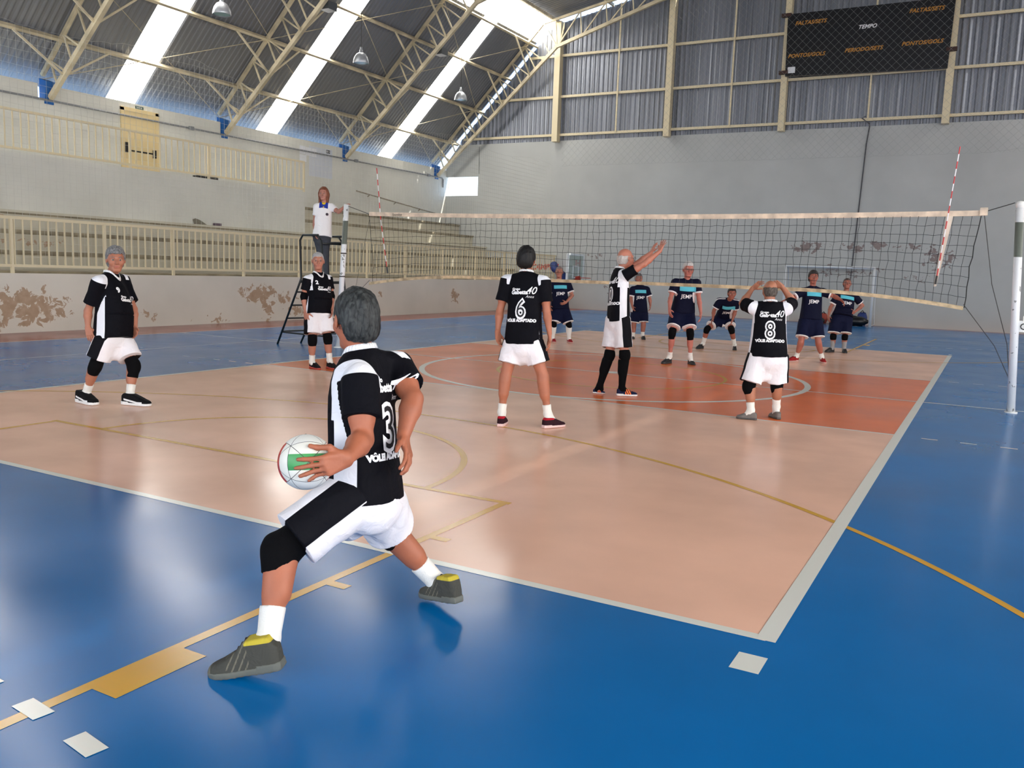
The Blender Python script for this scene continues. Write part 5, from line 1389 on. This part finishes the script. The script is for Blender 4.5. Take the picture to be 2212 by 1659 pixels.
# opposing team
SB = SH(mat('shoe_black', (22, 22, 24), .6), mat('sole_dark', (40, 40, 40), .6))
SR = SH(cloth_mat('runner_red', (150, 34, 36), (24, 20, 20), (24, 20, 20)), mat('sole_pale', (196, 160, 150), .6), True)
person('bald navy-shirted player by the basketball stand, mouth open, one hand at his waist', 19.43, J_(
    head=(1208, 588, -.02), neck=(1208, 606, 0), shR=(1191, 614, -.02), shL=(1227, 615, .02), elR=(1186, 640, 0), wrR=(1187, 660, -.1), hdR=(1190, 672, -.15),
    elL=(1236, 638, -.02), wrL=(1223, 653, -.22), hdL=(1212, 658, -.28), hipR=(1199, 672, 0), hipL=(1219, 672, 0), knR=(1196, 701, -.08), knL=(1229, 702, -.05),
    anR=(1194, 732, 0), anL=(1229, 731, 0), heelR=(1194, 739, .1), toeR=(1198, 743, -.15), heelL=(1227, 739, .1), toeL=(1235, 743, -.15)),
    'navy', h=.009, skin=(171, 112, 93), hair=('crop', (120, 104, 98)), face=(-.1, -1, .1), build=1.08, belly=.05, shorts_len=.85, pads={'L': (.06, .08), 'R': (.06, .08)}, socks=.3, shirt_ext=-.02,
    shoes=SH(cloth_mat('runner_red_gold', (150, 40, 44), (190, 170, 60), (24, 20, 20)), mat('sole_pale', (196, 160, 150), .6), True), sleeve=.75, sleeve_r=1.15, texts=JT)
person('grey-haired navy-shirted player half hidden behind the bald player reaching up', 21.2, J_(
    head=(1380, 602, -.02), neck=(1382, 617, 0), shR=(1367, 625, 0), shL=(1397, 625, .02), elR=(1363, 646, 0), wrR=(1366, 662, -.08), hdR=(1369, 672, -.12),
    elL=(1404, 646, .02), wrL=(1405, 661, 0), hdL=(1404, 671, -.04), hipR=(1373, 676, 0), hipL=(1390, 676, 0), knR=(1369, 703, 0), knL=(1390, 702, -.02),
    anR=(1368, 725, .02), anL=(1388, 724, .0), heelR=(1369, 731, .1), toeR=(1364, 735, -.1), heelL=(1388, 731, .12), toeL=(1391, 735, -.15)),
    'navy', h=.0095, skin=(165, 106, 89), hair=('short', (96, 92, 92)), face=(.1, -1, 0), build=1.0, shorts_len=.78, socks=.08, shoes=SB, shirt_ext=.0, sleeve=.75, sleeve_r=1.15, texts=JT)
person('white-haired navy-shirted player with glasses leaning forward behind the net', 15.57, J_(
    head=(1487, 582, -.14), neck=(1484, 605, -.08), shR=(1459, 610, -.09), shL=(1505, 611, -.07), elR=(1448, 645, -.12), wrR=(1446, 668, -.2), hdR=(1448, 686, -.25),
    elL=(1510, 646, -.1), wrL=(1514, 676, -.18), hdL=(1513, 697, -.22), hipR=(1463, 676, .1), hipL=(1486, 676, .12), knR=(1452, 718, -.08), knL=(1491, 720, -.08),
    anR=(1447, 770, .02), anL=(1491, 771, 0), heelR=(1449, 780, .06), toeR=(1430, 784, -.12), heelL=(1488, 782, .06), toeL=(1500, 786, -.16)),
    'navy', h=.008, skin=(186, 115, 100), hair=('short', (186, 182, 178), (214, 210, 206)), face=(.02, -1, -.08), build=1.05, glasses=True, hs=1.18, shorts_len=.76, pads={'L': (.07, .12), 'R': (.07, .12)}, socks=.08, shoes=SB,
    shirt_ext=-.02, sleeve=.66, sleeve_r=1.1, texts=JT)
person('navy-shirted player crouching with hands on his knees behind the net', 19.0, J_(
    head=(1581, 634, -.48), neck=(1575, 648, -.36), shR=(1555, 650, -.3), shL=(1590, 653, -.3), elR=(1542, 671, -.22), wrR=(1540, 688, -.3), hdR=(1535, 699, -.32),
    elL=(1588, 673, -.2), wrL=(1582, 692, -.25), hdL=(1578, 703, -.28), hipR=(1556, 687, .16), hipL=(1573, 688, .16), knR=(1527, 711, -.1), knL=(1580, 712, -.12),
    anR=(1519, 742, .08), anL=(1587, 745, .05), heelR=(1518, 751, .1), toeR=(1505, 754, -.1), heelL=(1586, 756, .1), toeL=(1587, 760, -.14)),
    'navy', h=.009, skin=(158, 95, 77), hair=('short', (34, 28, 26)), face=(-.1, -1, -.1), build=1.0, shorts_len=.7, pads={'L': (.07, .09), 'R': (.07, .09)}, socks=.16, shoes=SB, shirt_ext=-.02, sleeve=.75, sleeve_r=1.1, texts=JT)
person('dark-haired navy-shirted player in red shoes stretching his arms out', 16.73, J_(
    head=(1757, 599, -.02), neck=(1756, 620, 0), shR=(1734, 630, .0), shL=(1777, 631, .0), elR=(1710, 645, -.05), wrR=(1692, 651, -.15), hdR=(1681, 654, -.2),
    elL=(1802, 640, -.08), wrL=(1817, 648, -.24), hdL=(1826, 658, -.3), hipR=(1739, 693, 0), hipL=(1763, 693, 0), knR=(1730, 739, -.08), knL=(1768, 740, -.08),
    anR=(1721, 769, .02), anL=(1775, 770, .0), heelR=(1723, 779, .06), toeR=(1700, 781, -.08), heelL=(1774, 783, .1), toeL=(1781, 788, -.16)),
    'navy', h=.0085, skin=(165, 98, 81), hair=('full', (44, 40, 38), (66, 62, 60)), face=(-.12, -1, .05), build=1.04, shorts_len=.78, socks=.07, shoes=SR, shirt_ext=-.01, sleeve=.72, sleeve_r=1.12, texts=JT)
person('heavyset navy-shirted player in grey socks with one hand on his hip by the goal', 19.26, J_(
    head=(1830, 613, -.0), neck=(1828, 631, 0), shR=(1809, 640, 0), shL=(1847, 641, 0), elR=(1794, 664, .02), wrR=(1789, 683, -.06), hdR=(1790, 694, -.1),
    elL=(1863, 660, .04), wrL=(1845, 675, -.12), hdL=(1834, 678, -.2), hipR=(1806, 688, 0), hipL=(1829, 688, 0), knR=(1800, 727, -.05), knL=(1825, 728, -.05),
    anR=(1798, 752, .0), anL=(1823, 754, 0), heelR=(1800, 760, .06), toeR=(1783, 762, -.1), heelL=(1822, 762, .1), toeL=(1826, 767, -.16)),
    'navy', h=.009, skin=(163, 102, 85), hair=('crop', (70, 58, 54)), face=(-.25, -.95, .22), build=1.14, belly=.07, shorts_len=.82, pads={'L': (.02, .06), 'R': (.02, .06)}, socks=.17, sockc=mat('sock_grey', (150, 150, 150), .85), shoes=SB,
    shirt_ext=-.05, sleeve=.72, sleeve_r=1.12, texts=JT)
